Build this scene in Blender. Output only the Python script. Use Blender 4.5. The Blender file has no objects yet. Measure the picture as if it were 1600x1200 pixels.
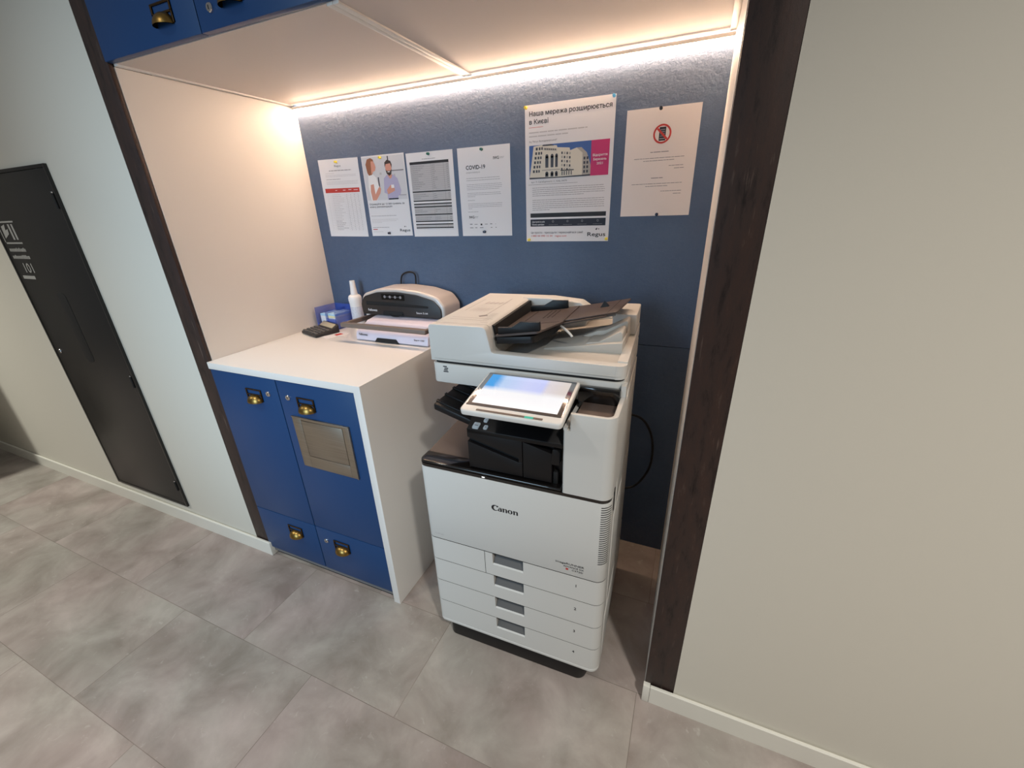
import bpy, bmesh, math, random
from mathutils import Matrix, Vector
from mathutils.geometry import delaunay_2d_cdt
random.seed(7)
S = bpy.context.scene
C = S.collection
PI = math.pi

# ------------------------------------------------------------------ camera
cd = bpy.data.cameras.new('camera'); cam = bpy.data.objects.new('camera', cd); C.objects.link(cam)
cam.location = (0.25826, -0.88704, 1.39838)
cam.rotation_euler = (1.161811, 0.033523, 0.404310)
cd.sensor_width = 36.0; cd.lens = 650.863 / 1600 * 36
cd.shift_x = 6.352 / 1600; cd.shift_y = 7.936 / 1600
cd.clip_start = 0.02
S.camera = cam

# ------------------------------------------------------------------ world, lights, exposure
def lin(c):
    c = c / 255.0
    return c / 12.92 if c <= 0.04045 else ((c + 0.055) / 1.055) ** 2.4
def rgb(r, g, b): return (lin(r), lin(g), lin(b), 1.0)

W = bpy.data.worlds.new('world'); S.world = W; W.use_nodes = True
W.node_tree.nodes['Background'].inputs['Color'].default_value = (1.0, 0.98, 0.94, 1)
W.node_tree.nodes['Background'].inputs['Strength'].default_value = 0.14

def area(name, loc, power, size, color, target=None, size_y=None, spread=180):
    l = bpy.data.lights.new(name, 'AREA'); l.energy = power; l.color = color; l.spread = math.radians(spread)
    l.shape = 'RECTANGLE' if size_y else 'DISK'; l.size = size
    if size_y: l.size_y = size_y
    o = bpy.data.objects.new(name, l); C.objects.link(o); o.location = loc
    if target is not None:
        d = Vector(target) - Vector(loc); o.rotation_euler = d.to_track_quat('-Z', 'Y').to_euler()
    return o
area('downlight_right', (1.20, -1.42, 2.72), 39, 0.18, (1.0, 0.945, 0.865), None, None, 125)
area('downlight_middle', (-1.45, -1.25, 2.72), 9.5, 0.18, (1.0, 0.96, 0.90), None, None, 125)
area('downlight_left', (-3.62, -1.40, 2.72), 38, 0.18, (1.0, 0.98, 0.88), None, None, 125)
area('cool_fill', (-1.0, -2.3, 1.5), 7, 0.9, (0.54, 0.78, 1.0), (-1.0, 0.0, 0.95), 1.5, 64)  # added cool fill light, narrowed to tint the left part bluish
LED_STRENGTH = 81.0
LED_COLOR = (1.0, 0.68, 0.46, 1)

S.view_settings.view_transform = 'Standard'
S.view_settings.look = 'None'
S.view_settings.exposure = 0.0
S.view_settings.gamma = 1.0
S.view_settings.use_curve_mapping = False

# ------------------------------------------------------------------ materials
def base_mat(name):
    m = bpy.data.materials.new(name); m.use_nodes = True
    return m, m.node_tree, m.node_tree.nodes['Principled BSDF']
def mat(name, col, rough=0.5, metal=0.0, bump=None, spec=0.5, coat=0.0, alpha=1.0, var=None, aniso=0.0):
    """col sRGB 0-255; bump=(scale, strength); var=(scale, amount) brightness mottling"""
    m, nt, b = base_mat(name)
    b.inputs['Base Color'].default_value = rgb(*col)
    b.inputs['Roughness'].default_value = rough
    b.inputs['Metallic'].default_value = metal
    b.inputs['Specular IOR Level'].default_value = spec
    b.inputs['Coat Weight'].default_value = coat
    b.inputs['Alpha'].default_value = alpha
    tc = nt.nodes.new('ShaderNodeTexCoord')
    if bump:
        n = nt.nodes.new('ShaderNodeTexNoise'); n.inputs['Scale'].default_value = bump[0]; n.inputs['Detail'].default_value = 4
        nt.links.new(tc.outputs['Object'], n.inputs['Vector'])
        bp = nt.nodes.new('ShaderNodeBump'); bp.inputs['Strength'].default_value = bump[1]; bp.inputs['Distance'].default_value = 0.002
        nt.links.new(n.outputs['Fac'], bp.inputs['Height']); nt.links.new(bp.outputs['Normal'], b.inputs['Normal'])
    if var:
        n = nt.nodes.new('ShaderNodeTexNoise'); n.inputs['Scale'].default_value = var[0]; n.inputs['Detail'].default_value = 6
        nt.links.new(tc.outputs['Object'], n.inputs['Vector'])
        mr = nt.nodes.new('ShaderNodeMapRange'); mr.inputs[3].default_value = 1 - var[1]; mr.inputs[4].default_value = 1 + var[1]
        mr.inputs[1].default_value = 0.3; mr.inputs[2].default_value = 0.7
        nt.links.new(n.outputs['Fac'], mr.inputs['Value'])
        mx = nt.nodes.new('ShaderNodeMix'); mx.data_type = 'RGBA'; mx.blend_type = 'MULTIPLY'; mx.inputs[0].default_value = 1
        mx.inputs[6].default_value = rgb(*col); nt.links.new(mr.outputs[0], mx.inputs[7])
        nt.links.new(mx.outputs[2], b.inputs['Base Color'])
    return m
def emis(name, col, strength):
    m, nt, b = base_mat(name)
    b.inputs['Base Color'].default_value = (0, 0, 0, 1)
    b.inputs['Emission Color'].default_value = col
    b.inputs['Emission Strength'].default_value = strength
    return m

M = {}
M['wall'] = mat('painted_wall', (212, 209, 198), 0.6, bump=(220, 0.06))
M['trim'] = mat('white_trim', (226, 225, 216), 0.35)
M['laminate'] = mat('white_laminate', (226, 222, 216), 0.45)
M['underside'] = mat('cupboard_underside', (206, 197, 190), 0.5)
M['worktop'] = mat('white_worktop', (232, 229, 224), 0.28)
M['blue'] = mat('blue_paint', (8, 58, 106), 0.42, bump=(300, 0.03))
M['blue_edge'] = mat('grey_carcass_edge', (112, 112, 114), 0.5)
M['dark'] = mat('dark_gap', (12, 12, 13), 0.7)
M['brass'] = mat('aged_brass', (150, 120, 66), 0.34, 1.0, var=(60, 0.25))
M['brass_dark'] = mat('dark_bronze', (74, 56, 38), 0.42, 1.0)
M['chrome'] = mat('chrome', (215, 215, 218), 0.15, 1.0)
M['pwhite'] = mat('printer_white', (208, 208, 204), 0.42, bump=(900, 0.03))
M['pgrey'] = mat('printer_light_grey', (188, 186, 180), 0.5)
M['recess'] = mat('handle_recess_grey', (92, 92, 92), 0.6)
M['pblack'] = mat('printer_black', (15, 14, 16), 0.42, spec=0.35)
M['gloss'] = mat('gloss_black', (16, 14, 14), 0.12, coat=0.5)
M['brown'] = mat('tray_taupe', (92, 80, 74), 0.42)
M['taupe2'] = mat('feed_tray_taupe', (70, 60, 56), 0.45)
M['bezel'] = mat('glossy_bezel', (178, 176, 178), 0.10, 1.0)
M['panelwhite'] = mat('panel_white', (225, 224, 220), 0.25)
M['ink'] = mat('black_ink', (28, 26, 30), 0.6)
M['grey'] = mat('grey_ink', (130, 126, 128), 0.6)
M['mgrey'] = mat('mid_grey_ink', (158, 154, 156), 0.6)
M['lgrey'] = mat('light_grey_ink', (188, 184, 184), 0.6)
M['paper'] = mat('white_paper', (226, 223, 224), 0.6)
M['laminated'] = mat('laminated_paper', (228, 218, 212), 0.5, coat=1.0)
M['laminated'].node_tree.nodes['Principled BSDF'].inputs['Coat Roughness'].default_value = 0.08
M['red'] = mat('red_ink', (188, 52, 44), 0.6)
M['pink'] = mat('magenta_ink', (190, 44, 104), 0.6)
M['navy'] = mat('navy_ink', (24, 28, 44), 0.6)
M['sky'] = mat('photo_sky_blue', (52, 86, 150), 0.5)
M['stone'] = mat('photo_stone', (214, 204, 186), 0.5)
M['stone2'] = mat('photo_shaded_stone', (168, 158, 146), 0.5)
M['window'] = mat('photo_window', (52, 48, 56), 0.5)
M['skin'] = mat('photo_skin', (214, 150, 128), 0.5)
M['hair'] = mat('photo_auburn_hair', (150, 92, 62), 0.5)
M['beard'] = mat('photo_dark_hair', (62, 44, 38), 0.5)
M['shirt'] = mat('photo_lilac_shirt', (176, 170, 198), 0.5)
M['blouse'] = mat('photo_white_blouse', (236, 232, 230), 0.5)
M['pbg'] = mat('photo_bright_room', (208, 206, 208), 0.5)
M['pin_yellow'] = mat('yellow_plastic', (236, 214, 60), 0.3)
M['pin_green'] = mat('green_plastic', (20, 92, 74), 0.3)
M['pin_blue'] = mat('light_blue_plastic', (90, 180, 225), 0.3)
M['pin_dark'] = mat('dark_blue_plastic', (22, 26, 58), 0.3)
M['pin_black'] = mat('black_plastic', (20, 20, 22), 0.35)
M['silver'] = mat('silver_plastic', (206, 198, 192), 0.32, 0.2)
M['charcoal'] = mat('charcoal_plastic', (34, 30, 30), 0.42)
M['lilac'] = mat('pale_lilac_plastic', (214, 208, 222), 0.32)
M['handlegrey'] = mat('grey_brown_plastic', (112, 100, 92), 0.45)
M['bluetrans'] = mat('translucent_blue_plastic', (70, 100, 200), 0.25, alpha=0.42)
M['pblue'] = mat('pale_blue_paper', (176, 208, 228), 0.6)
M['yellowp'] = mat('cream_paper', (236, 226, 176), 0.6)
M['bottle'] = mat('white_bottle', (236, 232, 228), 0.35)
M['bottle_label'] = mat('grey_bottle_label', (206, 206, 212), 0.45, var=(160, 0.12))
M['calc'] = mat('calculator_black', (38, 36, 36), 0.45)
M['key'] = mat('calculator_key', (92, 88, 84), 0.5)
M['lcd'] = mat('calculator_display', (172, 160, 134), 0.25)
M['clear'] = mat('clear_plastic', (235, 240, 245), 0.15, alpha=0.10)
M['cab_black'] = mat('black_enamel', (26, 25, 25), 0.38)
M['sign_grey'] = mat('grey_white_print', (168, 168, 164), 0.6)
M['btn'] = mat('pale_grey_button', (196, 204, 208), 0.4)
M['green_led'] = emis('green_status_light', (0.05, 0.75, 0.55, 1), 0.6)
M['white_led'] = emis('white_status_light', (1, 1, 1, 1), 2.0)
M['led'] = emis('warm_led_diffuser', LED_COLOR, LED_STRENGTH)

def steel_column():
    m, nt, b = base_mat('raw_rusted_steel')
    L = nt.links.new; N = nt.nodes.new
    tc = N('ShaderNodeTexCoord'); mp = N('ShaderNodeMapping'); mp.inputs['Scale'].default_value = (22, 22, 5.0)
    L(tc.outputs['Object'], mp.inputs['Vector'])
    n1 = N('ShaderNodeTexNoise'); n1.inputs['Scale'].default_value = 2.2; n1.inputs['Detail'].default_value = 9; n1.inputs['Roughness'].default_value = 0.65
    L(mp.outputs['Vector'], n1.inputs['Vector'])
    r = N('ShaderNodeValToRGB'); e = r.color_ramp.elements
    e[0].position = 0.30; e[0].color = rgb(28, 19, 18); e[1].position = 0.74; e[1].color = rgb(84, 70, 64)
    x = e.new(0.46); x.color = rgb(58, 45, 42)
    x = e.new(0.60); x.color = rgb(64, 47, 42)
    L(n1.outputs['Fac'], r.inputs['Fac'])
    mp2 = N('ShaderNodeMapping'); mp2.inputs['Scale'].default_value = (46, 46, 4.5)
    L(tc.outputs['Object'], mp2.inputs['Vector'])
    n2 = N('ShaderNodeTexNoise'); n2.inputs['Scale'].default_value = 1.5; n2.inputs['Detail'].default_value = 5
    L(mp2.outputs['Vector'], n2.inputs['Vector'])
    r2 = N('ShaderNodeValToRGB'); r2.color_ramp.elements[0].position = 0.64; r2.color_ramp.elements[1].position = 0.72
    L(n2.outputs['Fac'], r2.inputs['Fac'])
    mx = N('ShaderNodeMix'); mx.data_type = 'RGBA'; L(r2.outputs['Color'], mx.inputs[0]); L(r.outputs['Color'], mx.inputs[6]); mx.inputs[7].default_value = rgb(128, 110, 100)
    sc = N('ShaderNodeMath'); sc.operation = 'MULTIPLY'; L(r2.outputs['Color'], sc.inputs[0]); sc.inputs[1].default_value = 0.55
    L(sc.outputs[0], mx.inputs[0])
    L(mx.outputs[2], b.inputs['Base Color'])
    b.inputs['Metallic'].default_value = 0.35; b.inputs['Roughness'].default_value = 0.5
    bp = N('ShaderNodeBump'); bp.inputs['Strength'].default_value = 0.25; bp.inputs['Distance'].default_value = 0.003
    L(n1.outputs['Fac'], bp.inputs['Height']); L(bp.outputs['Normal'], b.inputs['Normal'])
    return m
M['steel'] = steel_column()

def brushed():
    m, nt, b = base_mat('brushed_stainless'); L = nt.links.new; N = nt.nodes.new
    tc = N('ShaderNodeTexCoord'); mp = N('ShaderNodeMapping'); mp.inputs['Scale'].default_value = (6, 6, 420)
    L(tc.outputs['Object'], mp.inputs['Vector'])
    n = N('ShaderNodeTexNoise'); n.inputs['Scale'].default_value = 1.0; n.inputs['Detail'].default_value = 3; L(mp.outputs['Vector'], n.inputs['Vector'])
    r = N('ShaderNodeValToRGB'); r.color_ramp.elements[0].color = rgb(150, 140, 126); r.color_ramp.elements[1].color = rgb(196, 186, 172)
    L(n.outputs['Fac'], r.inputs['Fac']); L(r.outputs['Color'], b.inputs['Base Color'])
    b.inputs['Metallic'].default_value = 1.0; b.inputs['Roughness'].default_value = 0.36
    return m
M['stainless'] = brushed()

def blue_sheet():
    m, nt, b = base_mat('blue_grey_sheet'); L = nt.links.new; N = nt.nodes.new
    tc = N('ShaderNodeTexCoord')
    n1 = N('ShaderNodeTexNoise'); n1.inputs['Scale'].default_value = 3.0; n1.inputs['Detail'].default_value = 8; n1.inputs['Roughness'].default_value = 0.6
    L(tc.outputs['Object'], n1.inputs['Vector'])
    r = N('ShaderNodeValToRGB'); r.color_ramp.elements[0].position = 0.3; r.color_ramp.elements[0].color = rgb(50, 74, 106)
    r.color_ramp.elements[1].position = 0.7; r.color_ramp.elements[1].color = rgb(62, 88, 120)
    L(n1.outputs['Fac'], r.inputs['Fac']); L(r.outputs['Color'], b.inputs['Base Color'])
    b.inputs['Specular IOR Level'].default_value = 0.9
    n2 = N('ShaderNodeTexNoise'); n2.inputs['Scale'].default_value = 48; n2.inputs['Detail'].default_value = 10; n2.inputs['Roughness'].default_value = 0.74; n2.inputs['Distortion'].default_value = 0.15
    L(tc.outputs['Object'], n2.inputs['Vector'])
    rr = N('ShaderNodeMapRange'); rr.inputs[1].default_value = 0.35; rr.inputs[2].default_value = 0.65; rr.inputs[3].default_value = 0.42; rr.inputs[4].default_value = 0.62
    L(n2.outputs['Fac'], rr.inputs[0]); L(rr.outputs[0], b.inputs['Roughness'])
    bp = N('ShaderNodeBump'); bp.inputs['Strength'].default_value = 0.8; bp.inputs['Distance'].default_value = 0.004
    L(n2.outputs['Fac'], bp.inputs['Height']); L(bp.outputs['Normal'], b.inputs['Normal'])
    return m
M['bluesheet'] = blue_sheet()

def floor_mat():
    m, nt, b = base_mat('grey_vinyl_tiles'); L = nt.links.new; N = nt.nodes.new
    tc = N('ShaderNodeTexCoord'); mp = N('ShaderNodeMapping')
    mp.inputs['Location'].default_value = (0.0695 + 0.665 * 20, 0.343 + 0.345 * 20, 0)
    L(tc.outputs['Object'], mp.inputs['Vector'])
    br = N('ShaderNodeTexBrick'); br.offset = 0.5; br.offset_frequency = 2; br.squash = 1.0
    br.inputs['Scale'].default_value = 1.0; br.inputs['Mortar Size'].default_value = 0.0009; br.inputs['Mortar Smooth'].default_value = 0.2
    br.inputs['Bias'].default_value = 0.0; br.inputs['Brick Width'].default_value = 0.665; br.inputs['Row Height'].default_value = 0.345
    br.inputs['Color1'].default_value = (0.93, 0.93, 0.945, 1); br.inputs['Color2'].default_value = (1.04, 1.03, 1.02, 1); br.inputs['Mortar'].default_value = (0.55, 0.52, 0.5, 1)
    L(mp.outputs['Vector'], br.inputs['Vector'])
    # broad clouds, shifted per tile so that the pattern breaks at each joint
    sh = N('ShaderNodeVectorMath'); sh.operation = 'SCALE'; sh.inputs['Scale'].default_value = 9.0; L(br.outputs['Color'], sh.inputs[0])
    ad = N('ShaderNodeVectorMath'); ad.operation = 'ADD'; L(tc.outputs['Object'], ad.inputs[0]); L(sh.outputs['Vector'], ad.inputs[1])
    n1 = N('ShaderNodeTexNoise'); n1.inputs['Scale'].default_value = 5.5; n1.inputs['Detail'].default_value = 8; n1.inputs['Roughness'].default_value = 0.58; n1.inputs['Distortion'].default_value = 0.4
    L(ad.outputs['Vector'], n1.inputs['Vector'])
    r = N('ShaderNodeValToRGB'); r.color_ramp.elements[0].position = 0.30; r.color_ramp.elements[0].color = rgb(136, 127, 120)
    r.color_ramp.elements[1].position = 0.72; r.color_ramp.elements[1].color = rgb(181, 173, 167)
    L(n1.outputs['Fac'], r.inputs['Fac'])
    # fine pale flecks
    n2 = N('ShaderNodeTexNoise'); n2.inputs['Scale'].default_value = 42; n2.inputs['Detail'].default_value = 5; n2.inputs['Distortion'].default_value = 1.0
    L(ad.outputs['Vector'], n2.inputs['Vector'])
    r2 = N('ShaderNodeValToRGB'); r2.color_ramp.elements[0].position = 0.64; r2.color_ramp.elements[1].position = 0.80
    L(n2.outputs['Fac'], r2.inputs['Fac'])
    f2 = N('ShaderNodeMath'); f2.operation = 'MULTIPLY'; f2.inputs[1].default_value = 0.42; L(r2.outputs['Color'], f2.inputs[0])
    mx = N('ShaderNodeMix'); mx.data_type = 'RGBA'; L(f2.outputs[0], mx.inputs[0]); L(r.outputs['Color'], mx.inputs[6]); mx.inputs[7].default_value = rgb(206, 200, 196)
    # warm/grey tint drift
    n3 = N('ShaderNodeTexNoise'); n3.inputs['Scale'].default_value = 2.4; n3.inputs['Detail'].default_value = 3; L(ad.outputs['Vector'], n3.inputs['Vector'])
    r3 = N('ShaderNodeValToRGB'); r3.color_ramp.elements[0].position = 0.38; r3.color_ramp.elements[0].color = (0.95, 0.99, 0.97, 1); r3.color_ramp.elements[1].position = 0.62; r3.color_ramp.elements[1].color = (1.03, 0.98, 0.99, 1)
    L(n3.outputs['Fac'], r3.inputs['Fac'])
    mt = N('ShaderNodeMix'); mt.data_type = 'RGBA'; mt.blend_type = 'MULTIPLY'; mt.inputs[0].default_value = 1; L(mx.outputs[2], mt.inputs[6]); L(r3.outputs['Color'], mt.inputs[7])
    m2 = N('ShaderNodeMix'); m2.data_type = 'RGBA'; m2.blend_type = 'MULTIPLY'; m2.inputs[0].default_value = 1
    L(mt.outputs[2], m2.inputs[6]); L(br.outputs['Color'], m2.inputs[7])
    L(m2.outputs[2], b.inputs['Base Color'])
    b.inputs['Roughness'].default_value = 0.46; b.inputs['Specular IOR Level'].default_value = 0.4
    bp = N('ShaderNodeBump'); bp.inputs['Strength'].default_value = 0.08; bp.inputs['Distance'].default_value = 0.001
    L(n2.outputs['Fac'], bp.inputs['Height']); L(bp.outputs['Normal'], b.inputs['Normal'])
    return m
M['floor'] = floor_mat()

def screen_mat():
    m, nt, b = base_mat('lit_touch_screen'); L = nt.links.new; N = nt.nodes.new
    tc = N('ShaderNodeTexCoord'); sp = N('ShaderNodeSeparateXYZ'); L(tc.outputs['Generated'], sp.inputs[0])
    # right to left: pale cream, lavender, blue; the white lower half is reflected glare painted into the glow
    r = N('ShaderNodeValToRGB'); e = r.color_ramp.elements
    e[0].position = 0.10; e[0].color = (0.04, 0.34, 0.80, 1); e[1].position = 0.95; e[1].color = (0.72, 0.64, 0.60, 1)
    x = e.new(0.2); x.color = (0.50, 0.66, 0.92, 1); x = e.new(0.5); x.color = (0.64, 0.68, 0.98, 1); x = e.new(0.7); x.color = (0.60, 0.64, 0.98, 1); x = e.new(0.76); x.color = (0.74, 0.68, 0.72, 1)
    L(sp.outputs['X'], r.inputs['Fac'])
    ry = N('ShaderNodeMapRange'); ry.inputs[1].default_value = 0.44; ry.inputs[2].default_value = 0.60; L(sp.outputs['Y'], ry.inputs[0])
    mx = N('ShaderNodeMix'); mx.data_type = 'RGBA'; L(ry.outputs[0], mx.inputs[0]); mx.inputs[6].default_value = (0.96, 0.95, 0.97, 1); L(r.outputs['Color'], mx.inputs[7])
    L(mx.outputs[2], b.inputs['Emission Color']); b.inputs['Emission Strength'].default_value = 0.95
    b.inputs['Base Color'].default_value = (0.02, 0.02, 0.02, 1); b.inputs['Roughness'].default_value = 0.08
    return m
M['screen'] = screen_mat()

# ------------------------------------------------------------------ geometry helpers
def rpoly(pts, seg=5):
    """2D polygon whose corners (x, y[, r]) are rounded"""
    out = []; n = len(pts)
    for i, p in enumerate(pts):
        r = p[2] if len(p) > 2 else 0
        P = Vector(p[:2])
        if r <= 0: out.append((P.x, P.y)); continue
        A = (Vector(pts[i - 1][:2]) - P); B = (Vector(pts[(i + 1) % n][:2]) - P)
        a = A.normalized(); b2 = B.normalized()
        ang = a.angle(b2); q0, q1 = pts[i - 1], pts[(i + 1) % n]; t = min(r / math.tan(ang / 2), A.length * (.49 if len(q0) > 2 and q0[2] > 0 else .97), B.length * (.49 if len(q1) > 2 and q1[2] > 0 else .97)); r = t * math.tan(ang / 2)
        c = P + (a + b2).normalized() * (r / math.sin(ang / 2))
        s0 = P + a * t - c; s1 = P + b2 * t - c
        a0 = math.atan2(s0.y, s0.x); a1 = math.atan2(s1.y, s1.x); d = (a1 - a0 + PI) % (2 * PI) - PI
        for k in range(seg + 1):
            q = a0 + d * k / seg; out.append((c.x + r * math.cos(q), c.y + r * math.sin(q)))
    return out

def glyphs(txt):
    """triangles of a line of text at size 1: outline of each letter, triangulated with the winding rule"""
    cu = bpy.data.curves.new('t', 'FONT'); cu.body = txt; cu.size = 1; cu.resolution_u = 3; cu.fill_mode = 'NONE'
    o = bpy.data.objects.new('t', cu); C.objects.link(o)
    dg = bpy.context.evaluated_depsgraph_get(); me = bpy.data.meshes.new_from_object(o.evaluated_get(dg))
    nx = {e.vertices[0]: e.vertices[1] for e in me.edges}; co = [v.co.xy for v in me.vertices]; loops = []; seen = set()
    for st in list(nx):
        L = []; c = st
        while c in nx and c not in seen: seen.add(c); L.append(co[c].copy()); c = nx[c]
        if len(L) > 2: loops.append(L)
    bpy.data.objects.remove(o); bpy.data.curves.remove(cu); bpy.data.meshes.remove(me)
    V, E = [], []
    for L in loops:
        n = len(V); V += L; E += [(n + i, n + (i + 1) % len(L)) for i in range(len(L))]
    bb = [(min(p.x for p in L), max(p.x for p in L), L) for L in loops]
    r = delaunay_2d_cdt(V, E, [], 0, 1e-6); v2, f2 = r[0], r[2]; out = []
    for f in f2:
        c = (v2[f[0]] + v2[f[1]] + v2[f[2]]) / 3; w = 0
        for x0, x1, L in bb:
            if not x0 <= c.x <= x1: continue
            for i in range(len(L)):
                p, q = L[i], L[(i + 1) % len(L)]
                if (p.y > c.y) != (q.y > c.y) and c.x < (q.x - p.x) * (c.y - p.y) / (q.y - p.y) + p.x: w += 1 if q.y > p.y else -1
        if w: out.append([v2[i] for i in f])
    return out

class MB:
    def __init__(s): s.bm = bmesh.new(); s.mats = []
    def mi(s, m):
        if m not in s.mats: s.mats.append(m)
        return s.mats.index(m)
    def _fin(s, faces, m, T, verts):
        i = s.mi(m)
        for f in faces: f.material_index = i
        if T is not None: bmesh.ops.transform(s.bm, matrix=T, verts=list(verts))
    def solid(s, vs, fs, m, T=None, bev=0, seg=2, bev_edges=None):
        nb = bmesh.new()
        V = [nb.verts.new(v) for v in vs]
        for f in fs: nb.faces.new([V[k] for k in f])
        bmesh.ops.recalc_face_normals(nb, faces=nb.faces)
        if bev > 0:
            ed = [e for e in nb.edges if (bev_edges is None or bev_edges(e)) and e.is_manifold and e.calc_face_angle(0) > 0.35]
            bmesh.ops.bevel(nb, geom=ed, offset=bev, segments=seg, profile=0.5, affect='EDGES', clamp_overlap=True)
        s.merge(nb, m, T)
    def merge(s, nb, m, T=None):
        i = s.mi(m)
        mp = {}
        for v in nb.verts: mp[v] = s.bm.verts.new(T @ v.co if T is not None else v.co)
        for f in nb.faces:
            try:
                g = s.bm.faces.new([mp[v] for v in f.verts]); g.material_index = i
            except ValueError: pass
        nb.free()
    def box(s, x0, x1, y0, y1, z0, z1, m, bev=0, seg=2, T=None):
        vs = [(x, y, z) for z in (z0, z1) for y in (y0, y1) for x in (x0, x1)]
        fs = [(0, 2, 3, 1), (4, 5, 7, 6), (0, 1, 5, 4), (2, 6, 7, 3), (0, 4, 6, 2), (1, 3, 7, 5)]
        s.solid(vs, fs, m, T, bev, seg)
    def prism(s, pts, ax, a, b, m, bev=0, seg=2, T=None, caps_only=True):
        """pts in plane: ax 'z' -> (x,y), 'y' -> (x,z), 'x' -> (y,z); extruded a..b"""
        def q(p, c): return {'z': (p[0], p[1], c), 'y': (p[0], c, p[1]), 'x': (c, p[0], p[1])}[ax]
        n = len(pts); vs = [q(p, a) for p in pts] + [q(p, b) for p in pts]
        fs = [tuple(range(n)), tuple(range(n, 2 * n))] + [(i, (i + 1) % n, n + (i + 1) % n, n + i) for i in range(n)]
        k = 'xyz'.index(ax)
        s.solid(vs, fs, m, T, bev, seg, (lambda e: abs(e.verts[0].co[k] - e.verts[1].co[k]) < 1e-7 and (caps_only != 'top' or abs(e.verts[0].co[k] - b) < 1e-6)) if caps_only else None)
    def slope(s, plan, zf, th, m, bev=0, T=None):
        """plate with given plan (x,y) whose top follows zf(x,y), th thick"""
        n = len(plan); vs = [(x, y, zf(x, y) - th) for x, y in plan] + [(x, y, zf(x, y)) for x, y in plan]
        fs = [tuple(range(n)), tuple(range(n, 2 * n))] + [(i, (i + 1) % n, n + (i + 1) % n, n + i) for i in range(n)]
        s.solid(vs, fs, m, T, bev)
    def tube(s, path, r, m, n=10, T=None, smooth=True):
        P = [Vector(p) for p in path]
        if smooth and len(P) > 2:
            Q = []
            for i in range(len(P) - 1):
                p0 = P[max(i - 1, 0)]; p1 = P[i]; p2 = P[i + 1]; p3 = P[min(i + 2, len(P) - 1)]
                for k in range(6):
                    t = k / 6
                    Q.append(0.5 * ((2 * p1) + (p2 - p0) * t + (2 * p0 - 5 * p1 + 4 * p2 - p3) * t * t + (3 * p1 - p0 - 3 * p2 + p3) * t ** 3))
            Q.append(P[-1]); P = Q
        vs = []; up = Vector((0.13, 0.21, 1)).normalized()
        for i, p in enumerate(P):
            d = (P[min(i + 1, len(P) - 1)] - P[max(i - 1, 0)]).normalized()
            a = d.cross(up)
            if a.length < 1e-3: a = d.cross(Vector((1, 0, 0)))
            a.normalize(); b = d.cross(a)
            rr = r[i] if isinstance(r, list) else r
            vs += [p + (a * math.cos(2 * PI * k / n) + b * math.sin(2 * PI * k / n)) * rr for k in range(n)]
        N = len(P); fs = [(i * n + k, i * n + (k + 1) % n, (i + 1) * n + (k + 1) % n, (i + 1) * n + k) for i in range(N - 1) for k in range(n)]
        fs += [tuple(range(n)), tuple(range((N - 1) * n, N * n))]
        s.solid(vs, fs, m, T)
    def lathe(s, prof, m, n=28, T=None):
        vs = [(r * math.cos(2 * PI * k / n), r * math.sin(2 * PI * k / n), z) for r, z in prof for k in range(n)]
        N = len(prof); fs = [(i * n + k, i * n + (k + 1) % n, (i + 1) * n + (k + 1) % n, (i + 1) * n + k) for i in range(N - 1) for k in range(n)]
        fs += [tuple(range(n)), tuple(range((N - 1) * n, N * n))]
        s.solid(vs, fs, m, T)
    def flat(s, pts3, m, T=None):
        V = [s.bm.verts.new(T @ Vector(p) if T is not None else p) for p in pts3]
        try: f = s.bm.faces.new(V); f.material_index = s.mi(m)
        except ValueError: pass
    def text(s, txt, size, m, T, align='LEFT', bold=0.0, width=None):
        P = glyphs(txt)
        x0 = min(q.x for p in P for q in p); x1 = max(q.x for p in P for q in p)
        sx = width / (x1 - x0) if width else size
        ox = {'LEFT': 0.0, 'CENTER': (x0 + x1) / 2, 'RIGHT': x1}[align]
        d = bold * size * 2.4; i = s.mi(m)
        for k, (dx, dy) in enumerate(((0, 0), (d, 0), (d / 2, d / 2), (d / 2, 0), (d / 2, -d / 2)) if bold else ((0, 0),)):
            for p in P:
                f = s.bm.faces.new([s.bm.verts.new(T @ Vector(((q.x - ox) * sx + dx, q.y * size + dy, k * 2e-5))) for q in p]); f.material_index = i
    def build(s, name, parent=None, smooth=40, loc=None):
        me = bpy.data.meshes.new(name); s.bm.to_mesh(me); s.bm.free()
        for m in s.mats: me.materials.append(m)
        if smooth:
            me.polygons.foreach_set('use_smooth', [True] * len(me.polygons))
            me.set_sharp_from_angle(angle=math.radians(smooth))
        o = bpy.data.objects.new(name, me); C.objects.link(o)
        if parent: o.parent = parent
        if loc: o.location = loc
        return o

def tag(o, label, cat, group=None):
    o['label'] = label; o['category'] = cat
    if group: o['group'] = group
    return o
def thing(name, label, cat, loc=(0, 0, 0), rz=0.0, group=None):
    o = bpy.data.objects.new(name, None); C.objects.link(o); o.location = loc; o.rotation_euler = (0, 0, rz); o.empty_display_size = 0.1
    return tag(o, label, cat, group)
def struct(o): o['kind'] = 'structure'; return o
def one(fn, name, parent=None, smooth=40):
    b = MB(); fn(b); return b.build(name, parent, smooth)
def simple(name, parent, m, *boxes, bev=0.0):
    b = MB()
    for x in boxes: b.box(*x, m, bev)
    return b.build(name, parent)

# frame for writing on a surface that faces -y: text x -> +x, text y -> +z
FY = Matrix(((1, 0, 0, 0), (0, 0, -1, 0), (0, 1, 0, 0), (0, 0, 0, 1)))
def at(x, y, z): return Matrix.Translation((x, y, z)) @ FY

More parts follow.
